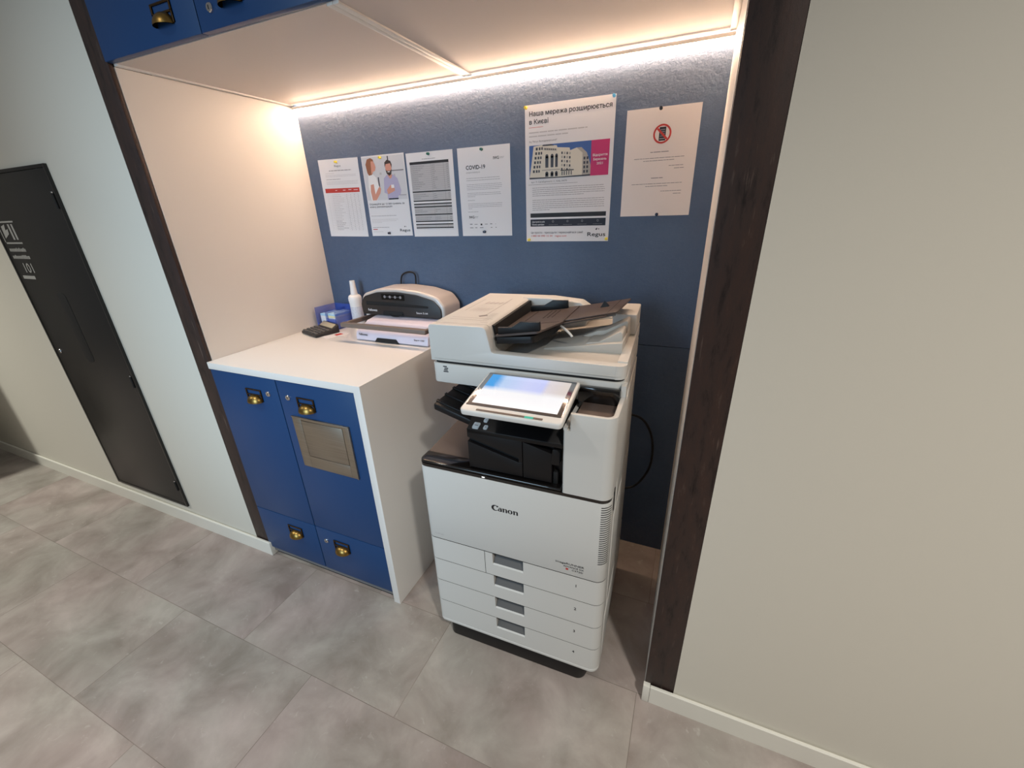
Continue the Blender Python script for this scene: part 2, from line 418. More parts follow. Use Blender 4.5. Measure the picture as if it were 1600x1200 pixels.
# ------------------------------------------------------------------ the setting
XL0, XL1, XR0, XR1, XRP = -1.4137, -1.334, 0.2829, 0.3634, 0.2818
D = 0.645            # back wall of the niche
CT = 0.92            # worktop height
ZS = 1.807           # underside of the wall cupboards
struct(simple('floor', None, M['floor'], (-7, 4.5, -4.5, 0.75, -0.05, 0)))
struct(simple('wall_left', None, M['wall'], (-7, XL0, 0, 0.75, 0, 3.0)))
struct(simple('wall_right', None, M['wall'], (XR1, 4.5, 0, 0.75, 0, 3.0)))
struct(simple('wall_back', None, M['bluesheet'], (XL1 - .03, XRP + .03, D, 0.70, 0, 0.9238), (XL1 - .03, XRP + .03, D, 0.70, 0.9262, 1.84)))
struct(simple('wall_niche_left', None, M['laminate'], (XL1 - 0.02, XL1, 0.014, D, 0, ZS - .001)))
struct(simple('wall_niche_right', None, M['laminate'], (XRP, XRP + 0.02, 0.014, D, 0, 3.0)))
struct(simple('shadow_blocker_left', None, M['wall'], (-4.8, -3.475, -0.45, -0.32, 0, 3.0)))  # unseen block added to cast the shadow edge on the far left
def baseboard(x0, x1):
    def f(b):
        b.prism([(0, 0), (0, .062), (-.004, .070), (-.010, .0705), (-.0125, .068), (-.0125, 0)], 'x', x0, x1, M['trim'])
    return f
struct(one(baseboard(-7, XL1 + .012), 'baseboard_left'))
struct(one(baseboard(0.2995, 4.5), 'baseboard_right'))
def endcap(b):
    b.box(XR0 - .004, 0.2985, -.0145, .001, 0.001, .0715, M['trim'], .0015)
    b.box(0.2965, 0.2985, -.0148, -.0144, 0.012, .055, M['trim'])
struct(one(endcap, 'trim_1'))
def endcap2(b): b.box(XL1 + .0125, XL1 + .017, -.014, .03, 0.001, .070, M['trim'], .0015)
struct(one(endcap2, 'trim_2'))
def column(x0, x1):
    def f(b):
        xm = (x0 + x1) / 2
        b.box(x0, x1, 0, .012, 0.0, 3.0, M['steel'], .0012)
        b.box(xm - .005, xm + .005, .012, .10, 0, 3.0, M['steel'])
        b.box(x0, x1, .10, .112, 0, 3.0, M['steel'])
    return f
tag(one(column(XL0 + .0005, XL1 - .0205 + .0200), 'steel_column'), 'dark raw steel column left of the blue cabinets and the niche', 'column')
tag(one(column(XR0, XR1 - .0005), 'steel_column'), 'brown rust-streaked steel column right of the copier and the niche', 'column')

# LED strip in the corner of back wall and cupboards
t = thing('led_strip', 'glowing warm white light strip under the wall cupboards', 'light', (XL1, D, ZS))
b = MB(); LW = XRP - XL1
b.prism([(-.0185, -.0035), (-.0005, -.0035), (-.0005, -.0205)], 'x', 0.001, LW - .001, M['led']); b.build('diffuser', t, 0)
simple('rail', t, M['laminate'], (0.001, LW - .001, -.0225, -.0195, -.0095, -.0005))

# ------------------------------------------------------------------ brass cup pulls and locks
def cup_pull(parent, cx, ztop, y):
    b = MB()
    # label frame above the cup
    w = .039
    b.box(-w, w, -.004, 0, -.005, 0, M['brass_dark'], .0012); b.box(-w, w, -.004, 0, -.0245, -.0195, M['brass_dark'], .0012)
    b.box(-w, -w + .006, -.004, 0, -.046, -.003, M['brass_dark'], .0012); b.box(w - .006, w, -.004, 0, -.046, -.003, M['brass_dark'], .0012)
    # quarter ellipsoid cup, open underneath, two skins
    for sc, mm in ((1.0, M['brass']), (0.9, M['brass_dark'])):
        nb = bmesh.new(); NA, NB = 18, 8; rows = []
        for i in range(NB + 1):
            bb = PI / 2 * i / NB; row = []
            for k in range(NA + 1):
                a = PI * k / NA
                row.append(nb.verts.new((.0345 * sc * math.cos(a), -.025 * sc * math.sin(a) * math.cos(bb) - .001, -.048 + .028 * sc * math.sin(a) * math.sin(bb))))
            rows.append(row)
        for i in range(NB):
            for k in range(NA):
                try: nb.faces.new((rows[i][k], rows[i][k + 1], rows[i + 1][k + 1], rows[i + 1][k]))
                except ValueError: pass
        bmesh.ops.remove_doubles(nb, verts=nb.verts, dist=1e-6)
        b.merge(nb, mm)
    return b.build('cup_pull', parent, 50, (cx, y, ztop))
def lock(parent, cx, z, y):
    b = MB(); T = Matrix.Rotation(PI / 2, 4, 'X')
    b.lathe([(0.0005, 0), (.0098, 0), (.0098, .003), (.0082, .0048), (.0005, .0052)], M['chrome'], 20, T)
    b.box(-.0012, .0012, -.0056, -.0048, -.004, .004, M['dark'])
    return b.build('lock', parent, 40, (cx, y, z))

# ------------------------------------------------------------------ worktop and base cabinets
YF = -0.004
b = MB(); b.prism([(.0005, .895), (.6813, .895), (.6813, 0.0), (.7100, 0.0), (.7100, CT), (.0005, CT)], 'y', -.008, D - .001, M['worktop'], .0015)
o = tag(b.build('worktop'), 'white worktop with end panel reaching down to the floor over the blue cabinets', 'worktop'); o.location = (XL1, 0, 0)

def base_cabinet(x0, x1, label, hx_door, lock_door, hx_draw, lock_draw, flap):
    t = thing('base_cabinet', label, 'cabinet', (x0, 0, 0), 0, 'blue base cabinets under the worktop')
    w = x1 - x0
    simple('body', t, M['dark'], (.0005, w - .0005, .014, D - .004, .003, .8935))  # near-black body puts the shade into door seams and toe gap
    simple('plinth', t, M['blue_edge'], (.0005, w - .0005, .004, .0135, .022, .046))
    g = .0020
    d = simple('door', t, M['blue'], (g, w - g, YF, .016, .2672, .8925), bev=.001)
    cup_pull(d, hx_door - x0, .843, YF)
    if lock_door: lock(d, lock_door - x0, .834, YF)
    r = simple('drawer', t, M['blue'], (g, w - g, YF, .016, .047, .2642), bev=.001)
    cup_pull(r, hx_draw - x0, .224, YF)
    if lock_draw: lock(r, lock_draw - x0, .206, YF)
    if flap:
        b = MB(); a0, a1, z0, z1 = -.957 - x0, -.702 - x0, .563, .767
        y = YF
        # plate with folded rim around the flap opening
        b.box(a0, a0 + .040, y - .004, y, z0, z1, M['stainless'], .001); b.box(a1 - .030, a1, y - .004, y, z0, z1, M['stainless'], .001)
        b.box(a0 + .040, a1 - .030, y - .004, y, z0, z0 + .048, M['stainless'], .001); b.box(a0 + .040, a1 - .030, y - .004, y, z1 - .012, z1, M['stainless'], .001)
        b.box(a0, a1, y - .007, y - .004, z1 - .004, z1, M['stainless'], .001); b.box(a1 - .004, a1, y - .007, y - .004, z0, z1, M['stainless'], .001)
        b.box(a0 + .04, a1 - .03, y - .0008, y - .0002, z0 + .04, z1 - .01, M['dark'])
        p = b.build('waste_plate', d); p['label'] = 'brushed steel waste flap plate'
        b = MB(); b.box(a0 + .0415, a1 - .0315, y - .0042, y - .001, z0 + .0495, z1 - .013, M['stainless'], .001)
        b.build('waste_flap', d)
    return t
base_cabinet(XL1 + .0008, -.998, 'left blue base cabinet with a plain door, beside the dark steel column', -1.123, -1.048, -1.121, None, False)
base_cabinet(-.998, -.6531, 'right blue base cabinet with a steel waste flap in its door', -.874, -.953, -.872, -.951, True)

# ------------------------------------------------------------------ wall cupboards
def wall_cupboard(x0, x1, label, doors):
    t = thing('wall_cupboard', label, 'cabinet', (x0, 0, ZS), 0, 'blue wall cupboards over the niche')
    w = x1 - x0; top = .70; p = .0165
    b = MB()
    b.box(.0005, p, .0145, D - .028, 0, top, M['laminate'], .0006); b.box(w - p, w - .0005, .0145, D - .028, 0, top, M['laminate'], .0006)
    b.box(p, w - p, .0145, D - .028, .004, .02, M['underside']); b.box(p, w - p, .10, D - .028, .6, top, M['laminate'])
    b.build('carcass', t)
    for dx0, dx1, hx, lx in doors:
        d = simple('door', t, M['blue'], (dx0 - x0, dx1 - x0, -.006, .0135, .0055, top), bev=.001)
        if hx is not None: cup_pull(d, hx - x0, 1.893 - ZS, -.006)
        if lx is not None: lock(d, lx - x0, 1.853 - ZS, -.006)
    return t
wall_cupboard(XL1, -.5165, 'blue two-door wall cupboard at the left end over the worktop', [(-1.332, -.9135, -1.033, None), (-.9105, -.508, -.787, -.861)])
wall_cupboard(-.5165, XRP, 'blue two-door wall cupboard at the right end over the copier', [(-.505, -.110, -.236, None), (-.107, .276, .02, -.06)])

# ------------------------------------------------------------------ black fire cabinet on the left wall
t = thing('fire_cabinet', 'black metal cabinet door set in the left wall with printed pictogram and 101', 'cabinet', (-2.4725, 0, .108))
w, h = .5975, 1.490
b = MB()
for q in ((0, .012, 0, h), (w - .012, w, 0, h), (.012, w - .012, 0, .012), (.012, w - .012, h - .012, h)):
    b.box(q[0], q[1], -.010, -.0005, q[2], q[3], M['cab_black'], .001)
b.build('frame', t)
d = simple('door', t, M['cab_black'], (.014, w - .014, -.0085, -.0005, .014, h - .014), bev=.001)
b = MB(); b.prism(rpoly([(.270, .72, .024), (.335, .72, .024), (.335, 1.03, .024), (.270, 1.03, .024)]), 'y', -.0094, -.0086, M['dark'], .0004); b.build('recessed_pull', d)
lock(d, .060, .750, -.0086)
for z in (.12, .66, 1.37):
    b = MB(); b.tube([(w - .018, -.011, z - .025), (w - .018, -.011, z + .025)], .0045, M['dark'], 10, None, False); b.tube([(w - .018, -.0115, z + .026), (w - .018, -.0115, z + .031)], .003, M['chrome'], 8, None, False); b.build('hinge', d)
b = MB(); sg = M['sign_grey']; y = -.0089
def R(x0, x1, z0, z1, m=sg, yy=y): b.flat([(x0, yy, z0), (x1, yy, z0), (x1, yy, z1), (x0, yy, z1)], m)
R(.035, .180, 1.306, 1.312); R(.035, .180, 1.224, 1.230); R(.035, .041, 1.224, 1.312)
R(.120, .135, 1.240, 1.300); R(.148, .163, 1.240, 1.300)
b.flat([(.055, y, 1.245), (.100, y, 1.262), (.108, y, 1.282), (.085, y, 1.277), (.095, y, 1.300), (.060, y, 1.292)], sg)
for zz in (1.193, 1.164):
    x = .040
    while x < .175:
        ww = random.uniform(.007, .012); R(x, x + ww, zz, zz + random.choice((.012, .015))); x += ww + .003
b.text('101', .055, sg, at(.082, y, 1.108), 'LEFT', .01, .072)
R(.045, .150, 1.080, 1.094)
b.build('printed_pictogram', d)

# ------------------------------------------------------------------ sheets on the back wall
class Sheet:
    """mm grid from the top-left corner of a sheet on the back wall"""
    def __init__(s, name, label, cat, x, z, wmm, hmm, m, rot=0):
        b = MB(); b.box(0, wmm / 1000, -.0012, -.0003, -hmm / 1000, 0, m)
        s.o = tag(b.build(name, None, 0), label, cat)
        s.o.location = (x, D, z); s.o.rotation_euler = (0, rot, 0)
        s.new()
    def new(s): s.b = MB()
    def part(s, name): s.b.build(name, s.o, 0); s.new()
    def R(s, x0, y0, x1, y1, m, l=0): s.P([(x0, y1), (x1, y1), (x1, y0), (x0, y0)], m, l)
    def P(s, pts, m, l=0): s.b.flat([(x / 1000, -.0014 - l * .0002, -y / 1000) for x, y in pts], m)
    def E(s, cx, cy, rx, ry, m, l=0, n=20): s.P([(cx + rx * math.cos(2 * PI * k / n), cy - ry * math.sin(2 * PI * k / n)) for k in range(n)], m, l)
    def ring(s, cx, cy, r0, r1, m, l=0, n=32):
        for k in range(n):
            a, c = 2 * PI * k / n, 2 * PI * (k + 1) / n
            s.P([(cx + r * math.cos(q), cy + r * math.sin(q)) for r, q in ((r0, a), (r1, a), (r1, c), (r0, c))], m, l)
    def T(s, txt, x, y, size, m, align='LEFT', bold=0, width=None, l=0):
        s.b.text(txt, size / 1000 / 0.70, m, at(x / 1000, -.0014 - l * .0002, -y / 1000), align, bold, width / 1000 if width else None)
    def words(s, x0, x1, y, h, m, l=0):
        x = x0
        while x < x1 - 2:
            w = min(random.uniform(4, 14) * h / 2, x1 - x); s.R(x, y + h * .15, x + w, y + h * .8, m, l); x += w + h * .5
    def para(s, x0, x1, y, n, dy, h, m, last=None):
        for k in range(n): s.words(x0, (last if (last and k == n - 1) else x1 - random.uniform(0, 3)), y + k * dy, h, m)

def regus(s, x, y, w, m):
    s.T('Regus', x, y, w * .20, m, 'LEFT', .016, w)
    cx = x + w * .54; yy = y - w * .34
    s.P([(cx - w * .075, yy - w * .03), (cx - w * .03, yy - w * .045), (cx + w * .03, yy - w * .10), (cx + w * .05, yy - w * .06), (cx + w * .02, yy + w * .01), (cx - w * .03, yy + w * .02)], m)
    s.E(cx + w * .12, yy - w * .03, w * .028, w * .028, m)

# 1: price sheet with red-headed table
s = Sheet('price_sheet', 'leftmost sheet on the blue wall, with a table under a red header bar', 'paper', -1.268, 1.613, 213, 303, M['paper'], math.radians(.8))
regus(s, 84, 29, 34, M['grey'])
s.words(52, 172, 41, 4, M['grey'])
s.words(30, 78, 52, 2, M['lgrey']); s.para(28, 196, 59, 2, 5, 2, M['lgrey'])
s.part('heading_text'); s.words(30, 108, 74, 3, M['mgrey']); s.para(28, 200, 83, 3, 5, 2, M['lgrey'])
s.part('printed_text')
s.R(14, 110, 201, 127, M['red']); s.R(70, 117, 80, 119, M['paper'], 1); s.R(112, 117, 126, 119, M['paper'], 1); s.R(142, 116, 158, 118, M['paper'], 1); s.R(170, 117, 192, 119, M['paper'], 1)
for k in range(21):
    y = 132 + k * 7; s.R(22, y, 200, y + .5, M['lgrey']); s.words(46, random.uniform(80, 112), y + 2, 2.4, M['grey' if k > 14 else 'lgrey'])
    for c in (128, 150, 170, 190): s.R(c - random.uniform(2, 5), y + 2, c + random.uniform(2, 4), y + 4.4, M['lgrey'])
for x in (22, 40, 118, 138, 160, 180, 200): s.R(x, 132, x + .5, 279, M['lgrey'])
s.part('printed_table')

# 2: referral flyer with a photograph of two people
s = Sheet('referral_flyer', 'flyer second from left, with photograph of a woman and a bearded man', 'poster', -1.036, 1.610, 208, 301, M['paper'])
s.R(3, 5, 204, 162, M['pbg'])
s.R(70, 78, 76, 116, M['window'], 1); s.R(140, 56, 200, 60, M['grey'], 1); s.R(128, 6, 133, 24, M['window'], 1); s.R(160, 146, 200, 148, M['grey'], 1); s.R(82, 62, 92, 70, M['lgrey'], 1); s.R(150, 70, 158, 95, M['lgrey'], 1)
s.P([(24, 66), (44, 62), (62, 78), (74, 120), (70, 140), (52, 162), (24, 162), (18, 110)], M['blouse'], 2)
s.P([(30, 104), (46, 102), (48, 140), (66, 118), (74, 112), (80, 120), (74, 136), (50, 162), (30, 162), (26, 130)], M['skin'], 3)
s.P([(22, 60), (18, 30), (28, 12), (46, 8), (58, 14), (62, 30), (50, 40), (44, 68), (28, 70)], M['hair'], 3)
s.P([(46, 20), (58, 20), (64, 30), (67, 42), (62, 54), (50, 58), (48, 66), (42, 64), (44, 44)], M['skin'], 4)
s.P([(100, 84), (116, 72), (146, 72), (166, 86), (178, 130), (172, 146), (160, 150), (160, 162), (108, 162), (108, 140), (94, 136)], M['shirt'], 2)
s.P([(120, 72), (144, 72), (138, 84), (130, 86)], M['skin'], 3)
s.E(129, 48, 15, 21, M['skin'], 3)
s.P([(114, 52), (120, 58), (138, 58), (144, 52), (140, 70), (130, 76), (118, 68)], M['beard'], 4)
s.P([(112, 46), (113, 28), (126, 19), (142, 24), (147, 36), (145, 48), (140, 32), (118, 34)], M['beard'], 4); s.R(123, 60, 135, 63, M['blouse'], 5)
s.P([(108, 126), (130, 108), (146, 116), (148, 130), (132, 136), (112, 142)], M['skin'], 4); s.R(132, 108, 146, 120, M['blouse'], 5)
s.R(112, 157, 160, 162, M['navy'], 3)
s.part('photograph')
s.T('Отримуйте до 15 000 гривень за', 8, 180, 6.5, M['ink'], 'LEFT', .012, 176)
s.T('кожну рекомендацію', 8, 190, 6.5, M['ink'], 'LEFT', .012, 114)
s.part('heading_text'); s.words(8, 138, 221, 2.2, M['grey']); s.words(8, 144, 235, 2, M['lgrey']); s.words(8, 136, 241, 2, M['lgrey']); s.words(8, 60, 247, 2, M['lgrey'])
s.words(8, 96, 266, 2.4, M['grey']); s.R(8, 273, 32, 276, M['red']); s.words(8, 60, 283, 2, M['lgrey'])
s.part('body_text'); regus(s, 146, 284, 50, M['ink'])
s.part('logo')

# 3: tariff table with black bars
s = Sheet('tariff_sheet', 'third sheet from left, a grey table crossed by thin black bars', 'paper', -.819, 1.605, 207, 300, M['paper'])
s.words(72, 132, 22, 2.6, M['grey'])
s.R(14, 38, 188, 266, M['lgrey'])
s.part('printed_background')
s.R(14, 31, 188, 40, M['ink'], 1)
for y in (133, 166, 177, 188, 216, 241, 252, 265): s.R(14, y, 188, y + 4.2, M['ink'], 1)
for k in range(31):
    y = 44 + k * 7
    if any(abs(y - q) < 6 for q in (133, 166, 177, 188, 216, 241, 252)): continue
    s.R(14, y + 5, 188, y + 5.5, M['grey'], 1); s.words(17, random.uniform(45, 100), y + 1, 2.2, M['grey'], 1); s.words(112, random.uniform(118, 136), y + 1, 2.2, M['grey'], 1); s.words(176, 185, y + 1, 2.2, M['grey'], 1)
for x in (108, 164): s.R(x, 40, x + .8, 266, M['grey'], 1)
for y0, y1 in ((170.2, 177), (245.2, 252)): s.R(14, y0, 188, y1, M['paper'], 1)
s.words(16, 190, 272, 1.8, M['lgrey'])
s.part('printed_table')

# 4: COVID-19 notice
s = Sheet('covid_notice', 'white notice headed COVID-19, fourth sheet from left', 'paper', -.592, 1.605, 209, 300, M['paper'])
s.T('IWG', 143, 44, 9, M['ink'], 'LEFT', .02, 22); s.words(169, 188, 37, 1.6, M['grey']); s.words(169, 184, 41, 1.6, M['grey'])
s.part('logo'); s.T('COVID-19', 31, 71, 13, M['ink'], 'LEFT', .02, 78)
s.T('(коронавірус)', 32, 83, 4.6, M['grey'], 'LEFT', 0, 56)
s.part('heading_text'); s.para(31, 168, 99, 2, 7, 2.3, M['mgrey']); s.para(31, 176, 120, 4, 5.6, 2, M['mgrey'], 164); s.para(32, 172, 149, 3, 5.6, 2, M['mgrey'], 64)
s.words(32, 62, 173, 2.2, M['mgrey']); s.para(32, 174, 185, 4, 5.6, 2, M['mgrey'], 48); s.words(30, 74, 213, 2.2, M['mgrey'])
s.part('body_text'); s.T('IWG', 32, 237, 9, M['ink'], 'LEFT', .02, 22); s.words(57, 72, 230, 1.6, M['grey']); s.words(57, 70, 234, 1.6, M['grey'])
for k, x in enumerate((34, 54, 80, 98, 120, 142)): s.R(x, 256 + (k % 2), x + (11, 13, 7, 12, 9, 2)[k], 259 + (3 if k == 2 else 0), M['ink' if k == 2 else 'grey'])
for k, x in enumerate((34, 56, 76, 122, 142)): s.R(x, 269, x + (14, 9, 15, 7, 5)[k], 271.5, M['grey'])
s.part('footer_logos')

# 5: large poster
s = Sheet('expansion_poster', 'large poster with photograph of a corner building and magenta panel', 'poster', -.325, 1.708, 299, 424, M['paper'])
s.T('Наша мережа розширюється', 14, 32, 13, M['ink'], 'LEFT', .016, 272)
s.T('в Києві', 14, 55, 13, M['ink'], 'LEFT', .016, 66)
s.R(14, 64, 64, 65.2, M['red'])
s.words(14, 213, 77, 5, M['lgrey']); s.words(14, 152, 88, 5, M['lgrey'])
s.part('heading_text'); s.T('Бц "Регус Володимирський"', 14, 108, 5, M['grey'], 'LEFT', .01, 98)
s.part('photo_caption'); s.T('вул. П. Сагайдачного 11, Київ, 04070', 20, 231, 5, M['grey'], 'LEFT', .008, 128)
s.R(10, 236, 186, 237, M['grey'])
s.para(24, 279, 246, 5, 6.2, 2.6, M['mgrey'], 208); s.para(24, 280, 285, 6, 6.4, 2.6, M['mgrey'], 88)
s.part('body_text'); s.T('Це просто - приходьте і переконайтеся самі!', 17, 397, 6.5, M['ink'], 'LEFT', .008, 192)
s.T('+380 44 490 12 34   regus.com', 17, 408, 6, M['red'], 'LEFT', .01, 134)
s.part('contact_text')
regus(s, 224, 407, 62, M['ink']); s.part('logo')
s.R(16, 329, 287, 343, M['ink']); s.R(16, 349, 287, 373, M['navy'])
s.T('Доступні в усіх', 22, 360, 5, M['paper'], 'LEFT', .01, 48, 1); s.T('бізнес-центрах', 22, 369, 5, M['paper'], 'LEFT', .01, 46, 1)
for x in (101, 154, 206, 260):
    s.ring(x, 357, 2.2, 3.6, M['grey'], 1, 14); s.words(x - 16, x + 18, 367, 1.6, M['grey'], 1)
s.part('printed_bands')
s.R(14, 117, 228, 219, M['sky'])
s.R(228, 117, 287, 219, M['pink'])
s.P([(30, 120), (64, 117), (112, 122), (114, 128), (156, 132), (158, 140), (180, 134), (196, 134), (214, 150), (222, 170), (228, 188), (228, 219), (14, 219), (24, 160)], M['stone'], 1)
s.P([(64, 117), (92, 117), (104, 122), (60, 121)], M['window'], 2)
s.P([(66, 126), (112, 132), (112, 138), (66, 133)], M['stone2'], 2)
s.P([(180, 134), (196, 134), (214, 150), (222, 170), (228, 188), (228, 219), (200, 219), (200, 150)], M['stone2'], 2)
for k in range(6): s.P([(70 + k * 7, 128 + k * .7), (73.5 + k * 7, 128.5 + k * .7), (73.5 + k * 7, 132.5 + k * .7), (70 + k * 7, 132 + k * .7)], M['window'], 3)
for r in range(6):
    for c, (a, ww) in enumerate(((34, 7), (45, 6), (54, 5))):
        sh = -r * 2.2 + 4
        s.R(a + sh, 124 + r * 13.5, a + ww + sh, 132 + r * 13.5, M['window'], 2)
for k, x in enumerate((72, 91, 107)):
    s.R(x, 152, x + 11 - k, 186, M['window'], 2); s.E(x + 5.5 - k / 2, 152, 5.5 - k / 2, 6, M['window'], 2)
    s.R(x, 204, x + 11 - k, 214, M['window'], 2); s.E(x + 5.5 - k / 2, 204, 5.5 - k / 2, 6, M['window'], 2)
s.R(60, 192, 124, 195, M['stone2'], 2)
for r in range(5):
    for c in range(4): s.R(128 + c * 9, 142 + r * 12 + c, 133 + c * 9, 149 + r * 12 + c, M['stone2' if (r + c) % 2 else 'window'], 2)
s.R(126, 196, 172, 199, M['window'], 2)
for c in range(5): s.R(130 + c * 8, 200, 133 + c * 8, 212, M['window'], 2)
for r in range(4):
    for c in range(2): s.R(204 + c * 10, 162 + r * 13, 210 + c * 10, 170 + r * 13, M['window'], 3)
s.P([(14, 214), (120, 216), (228, 214), (228, 219), (14, 219)], M['window'], 3)
s.T('Відкриття', 257.5, 163, 6.6, M['paper'], 'CENTER', .015, 47, 1); s.T('Березень', 257.5, 175, 6.6, M['paper'], 'CENTER', .015, 42, 1); s.T('2021', 257.5, 187, 6.6, M['paper'], 'CENTER', .015, 20, 1)
s.part('photograph')

# 6: laminated no-phone notice
s = Sheet('no_phone_notice', 'glossy laminated notice with red crossed-out phone sign, rightmost on the wall', 'sign', .010, 1.660, 211, 299, M['laminated'])
s.P([(99, 52), (118, 52), (118, 88), (99, 88)], M['ink']); s.R(101, 56, 116, 80, M['window'], 1)
for r in range(4): s.R(102, 58 + r * 5.5, 115, 60 + r * 5.5, M['grey'], 2)
s.R(101, 82, 116, 83.5, M['lgrey'], 2)
s.ring(108, 70, 21, 26, M['red'], 3)
s.P([(91.5, 57.5), (95.5, 53.5), (124.5, 82.5), (120.5, 86.5)], M['red'], 3)
s.part('prohibition_sign')
s.words(78, 132, 116, 3.2, M['grey']); s.words(31, 178, 132.5, 2.4, M['grey']); s.words(59, 150, 139.5, 2.4, M['grey'])
s.words(136, 180, 155.5, 2.4, M['grey']); s.words(152, 180, 163, 2.4, M['grey'])
s.part('upper_text'); s.words(87, 122, 187.5, 3.2, M['grey']); s.words(29, 180, 204, 2.4, M['grey']); s.words(72, 139, 211, 2.4, M['grey'])
s.words(119, 180, 226, 2.4, M['grey']); s.words(157, 180, 234, 2.4, M['grey'])
s.part('lower_text')

# push pins, each its own thing
def pin(x, z, m, label):
    b = MB(); T = Matrix.Rotation(PI / 2, 4, 'X')
    b.lathe([(.0004, -.001), (.0004, .0012), (.0046, .0013), (.0050, .0025), (.0028, .0032), (.0026, .0085), (.0042, .0095), (.0044, .0112), (.0005, .0118)], m, 16, T)
    o = tag(b.build('push_pin'), label, 'push pin', 'push pins in the sheets on the blue wall'); o.location = (x, D - .0012, z)
for x, z, m, l in (
    (-1.167, 1.600, 'pin_yellow', 'yellow push pin at the top of the red-table price sheet'),
    (-.939, 1.600, 'pin_yellow', 'yellow push pin at the top of the two-people flyer'),
    (-.942, 1.320, 'pin_dark', 'dark push pin at the bottom of the two-people flyer'),
    (-.714, 1.597, 'pin_green', 'green push pin at the top of the black-barred tariff sheet'),
    (-.491, 1.595, 'pin_green', 'green push pin at the top of the COVID-19 notice'),
    (-.495, 1.320, 'pin_dark', 'dark push pin at the bottom of the COVID-19 notice'),
    (-.320, 1.701, 'pin_yellow', 'yellow push pin at upper left corner of the large building poster'),
    (-.032, 1.703, 'pin_blue', 'light blue push pin at upper right corner of the building poster'),
    (-.314, 1.290, 'pin_yellow', 'yellow push pin at lower left corner of the large building poster'),
    (-.032, 1.292, 'pin_yellow', 'yellow push pin at lower right corner of the large building poster'),
    (.108, 1.656, 'pin_black', 'black push pin at the top of the no-phone notice'),
    (.125, 1.365, 'pin_dark', 'dark blue push pin at the bottom of the no-phone notice')):
    pin(x, z, M[m], l)

# ------------------------------------------------------------------ the copier
PR = thing('copier', 'white office copier with four paper drawers and lit touch panel, beside the column', 'copier', (-.4095, -.050, 0), math.radians(1.2))
PW = .555
def plan(u0, u1, v0, v1, r=.03, taper=0.0, lr=.022):
    return rpoly([(u0, v0, lr), (u1, v0, r), (u1 - taper, v1, .01), (u0, v1, .01)], 7)
b = MB(); b.prism(plan(.030, PW - .040, .012, .50), 'z', 0.004, .0742, M['pblack'], .003); b.build('base', PR)
for u, v in ((.08, .08), (PW - .09, .08), (.08, .45), (PW - .09, .45)):
    b = MB(); b.tube([(u - .012, v, .012), (u + .012, v, .012)], .012, M['pblack'], 14, None, False); b.build('caster', PR)
b = MB()
b.prism(plan(.004, PW - .004, .020, .49, .026, .008), 'z', .077, .2700, M['dark']); b.prism(plan(.004, PW - .004, .020, .53, .026, .012), 'z', .2702, .716, M['dark'])
for zz in (.4535, .3645, .2715, .1780):  # dark strips paint the shade into the drawer seams
    b.prism(plan(.0004, PW - .0004, .0004, .06, .0277), 'z', zz - .0016, zz + .0016, M['dark'])
b.box(.1945, .1975, .0004, .02, .366, .452, M['dark'])
b.build('core', PR)
# shell: left, right and rear skins
b = MB()
for z0, z1, v1, tp in ((.0765, .2705, .50, .010), (.2725, .7165, .54, .014)):
    b.prism([(PW - .003, .036), (PW, .036), (PW - tp, v1), (PW - tp - .004, v1)], 'z', z0, z1, M['pwhite'])
    b.box(0, .003, .03, v1, z0, z1, M['pwhite']); b.box(.003, PW - tp - .004, v1 - .003, v1, z0, z1, M['pwhite'])
b.build('shell', PR)
# raised service panels on the right side
def sidepanel(name, v0, v1, z0, z1, th=.0028):
    b = MB(); tp = .014 / .54
    b.prism([(PW - tp * v0 + .0004, v0), (PW - tp * v0 + th, v0 + .001), (PW - tp * v1 + th, v1 - .001), (PW - tp * v1 + .0004, v1)], 'z', z0, z1, M['pwhite'], .0012)
    return b.build(name, PR)
sidepanel('side_door', .085, .50, .29, .62); sidepanel('side_panel', .11, .48, .635, .875); sidepanel('side_cover', .06, .46, .09, .262)
b = MB(); b.box(PW + .0002, PW + .0016, .052, .060, .665, .735, M['pblack']); b.build('side_door_latch', PR)

def drawer(z0, z1, number, rec, split=None, lip=True):
    b = MB(); g = .0011; z0 += g; z1 -= g; u0, u1 = .222, .320
    zr = z1 - rec
    sk = M['pwhite']
    left = rpoly([(0, 0, .022), (u0, 0), (u0, .03), (0, .034)], 6); right = rpoly([(u1, 0), (PW, 0, .028), (PW, .0345), (u1, .03)], 7)
    if split:
        b.prism(rpoly([(0, 0, .022), (split - .0009, 0), (split - .0009, .03), (0, .034)], 6), 'z', z0, z1, sk)
        b.box(split + .0009, u0, 0, .03, z0, z1, sk)
    else: b.prism(left, 'z', z0, z1, sk)
    b.prism(right, 'z', z0, z1, sk)
    b.prism([(0, z0), (0, zr - .0035), (.0035, zr), (.03, zr), (.03, z0)], 'x', u0, u1, sk)
    f = b.build('drawer', PR)
    # finger recess, sloping back
    b = MB(); b.solid([(u0, .004, zr), (u1, .004, zr), (u1, .026, z1), (u0, .026, z1), (u0, .03, zr), (u1, .03, zr), (u1, .03, z1), (u0, .03, z1)],
        [(0, 1, 2, 3), (4, 5, 6, 7), (0, 1, 5, 4), (3, 2, 6, 7), (0, 3, 7, 4), (1, 2, 6, 5)], M['recess']); b.build('finger_recess', f)
    b = MB(); b.text(number, .014, M['ink'], at(.474, -.0004, (z0 + z1) / 2 + .0065), 'LEFT', .02); b.build('drawer_number', f)
ZD = (.4535, .3645, .2715, .1780, .0885)
drawer(ZD[1], ZD[0], '1', .040, .196)
drawer(ZD[2], ZD[1], '2', .040)
drawer(ZD[3], ZD[2], '3', .043)
drawer(ZD[4], ZD[3], '4', .043)
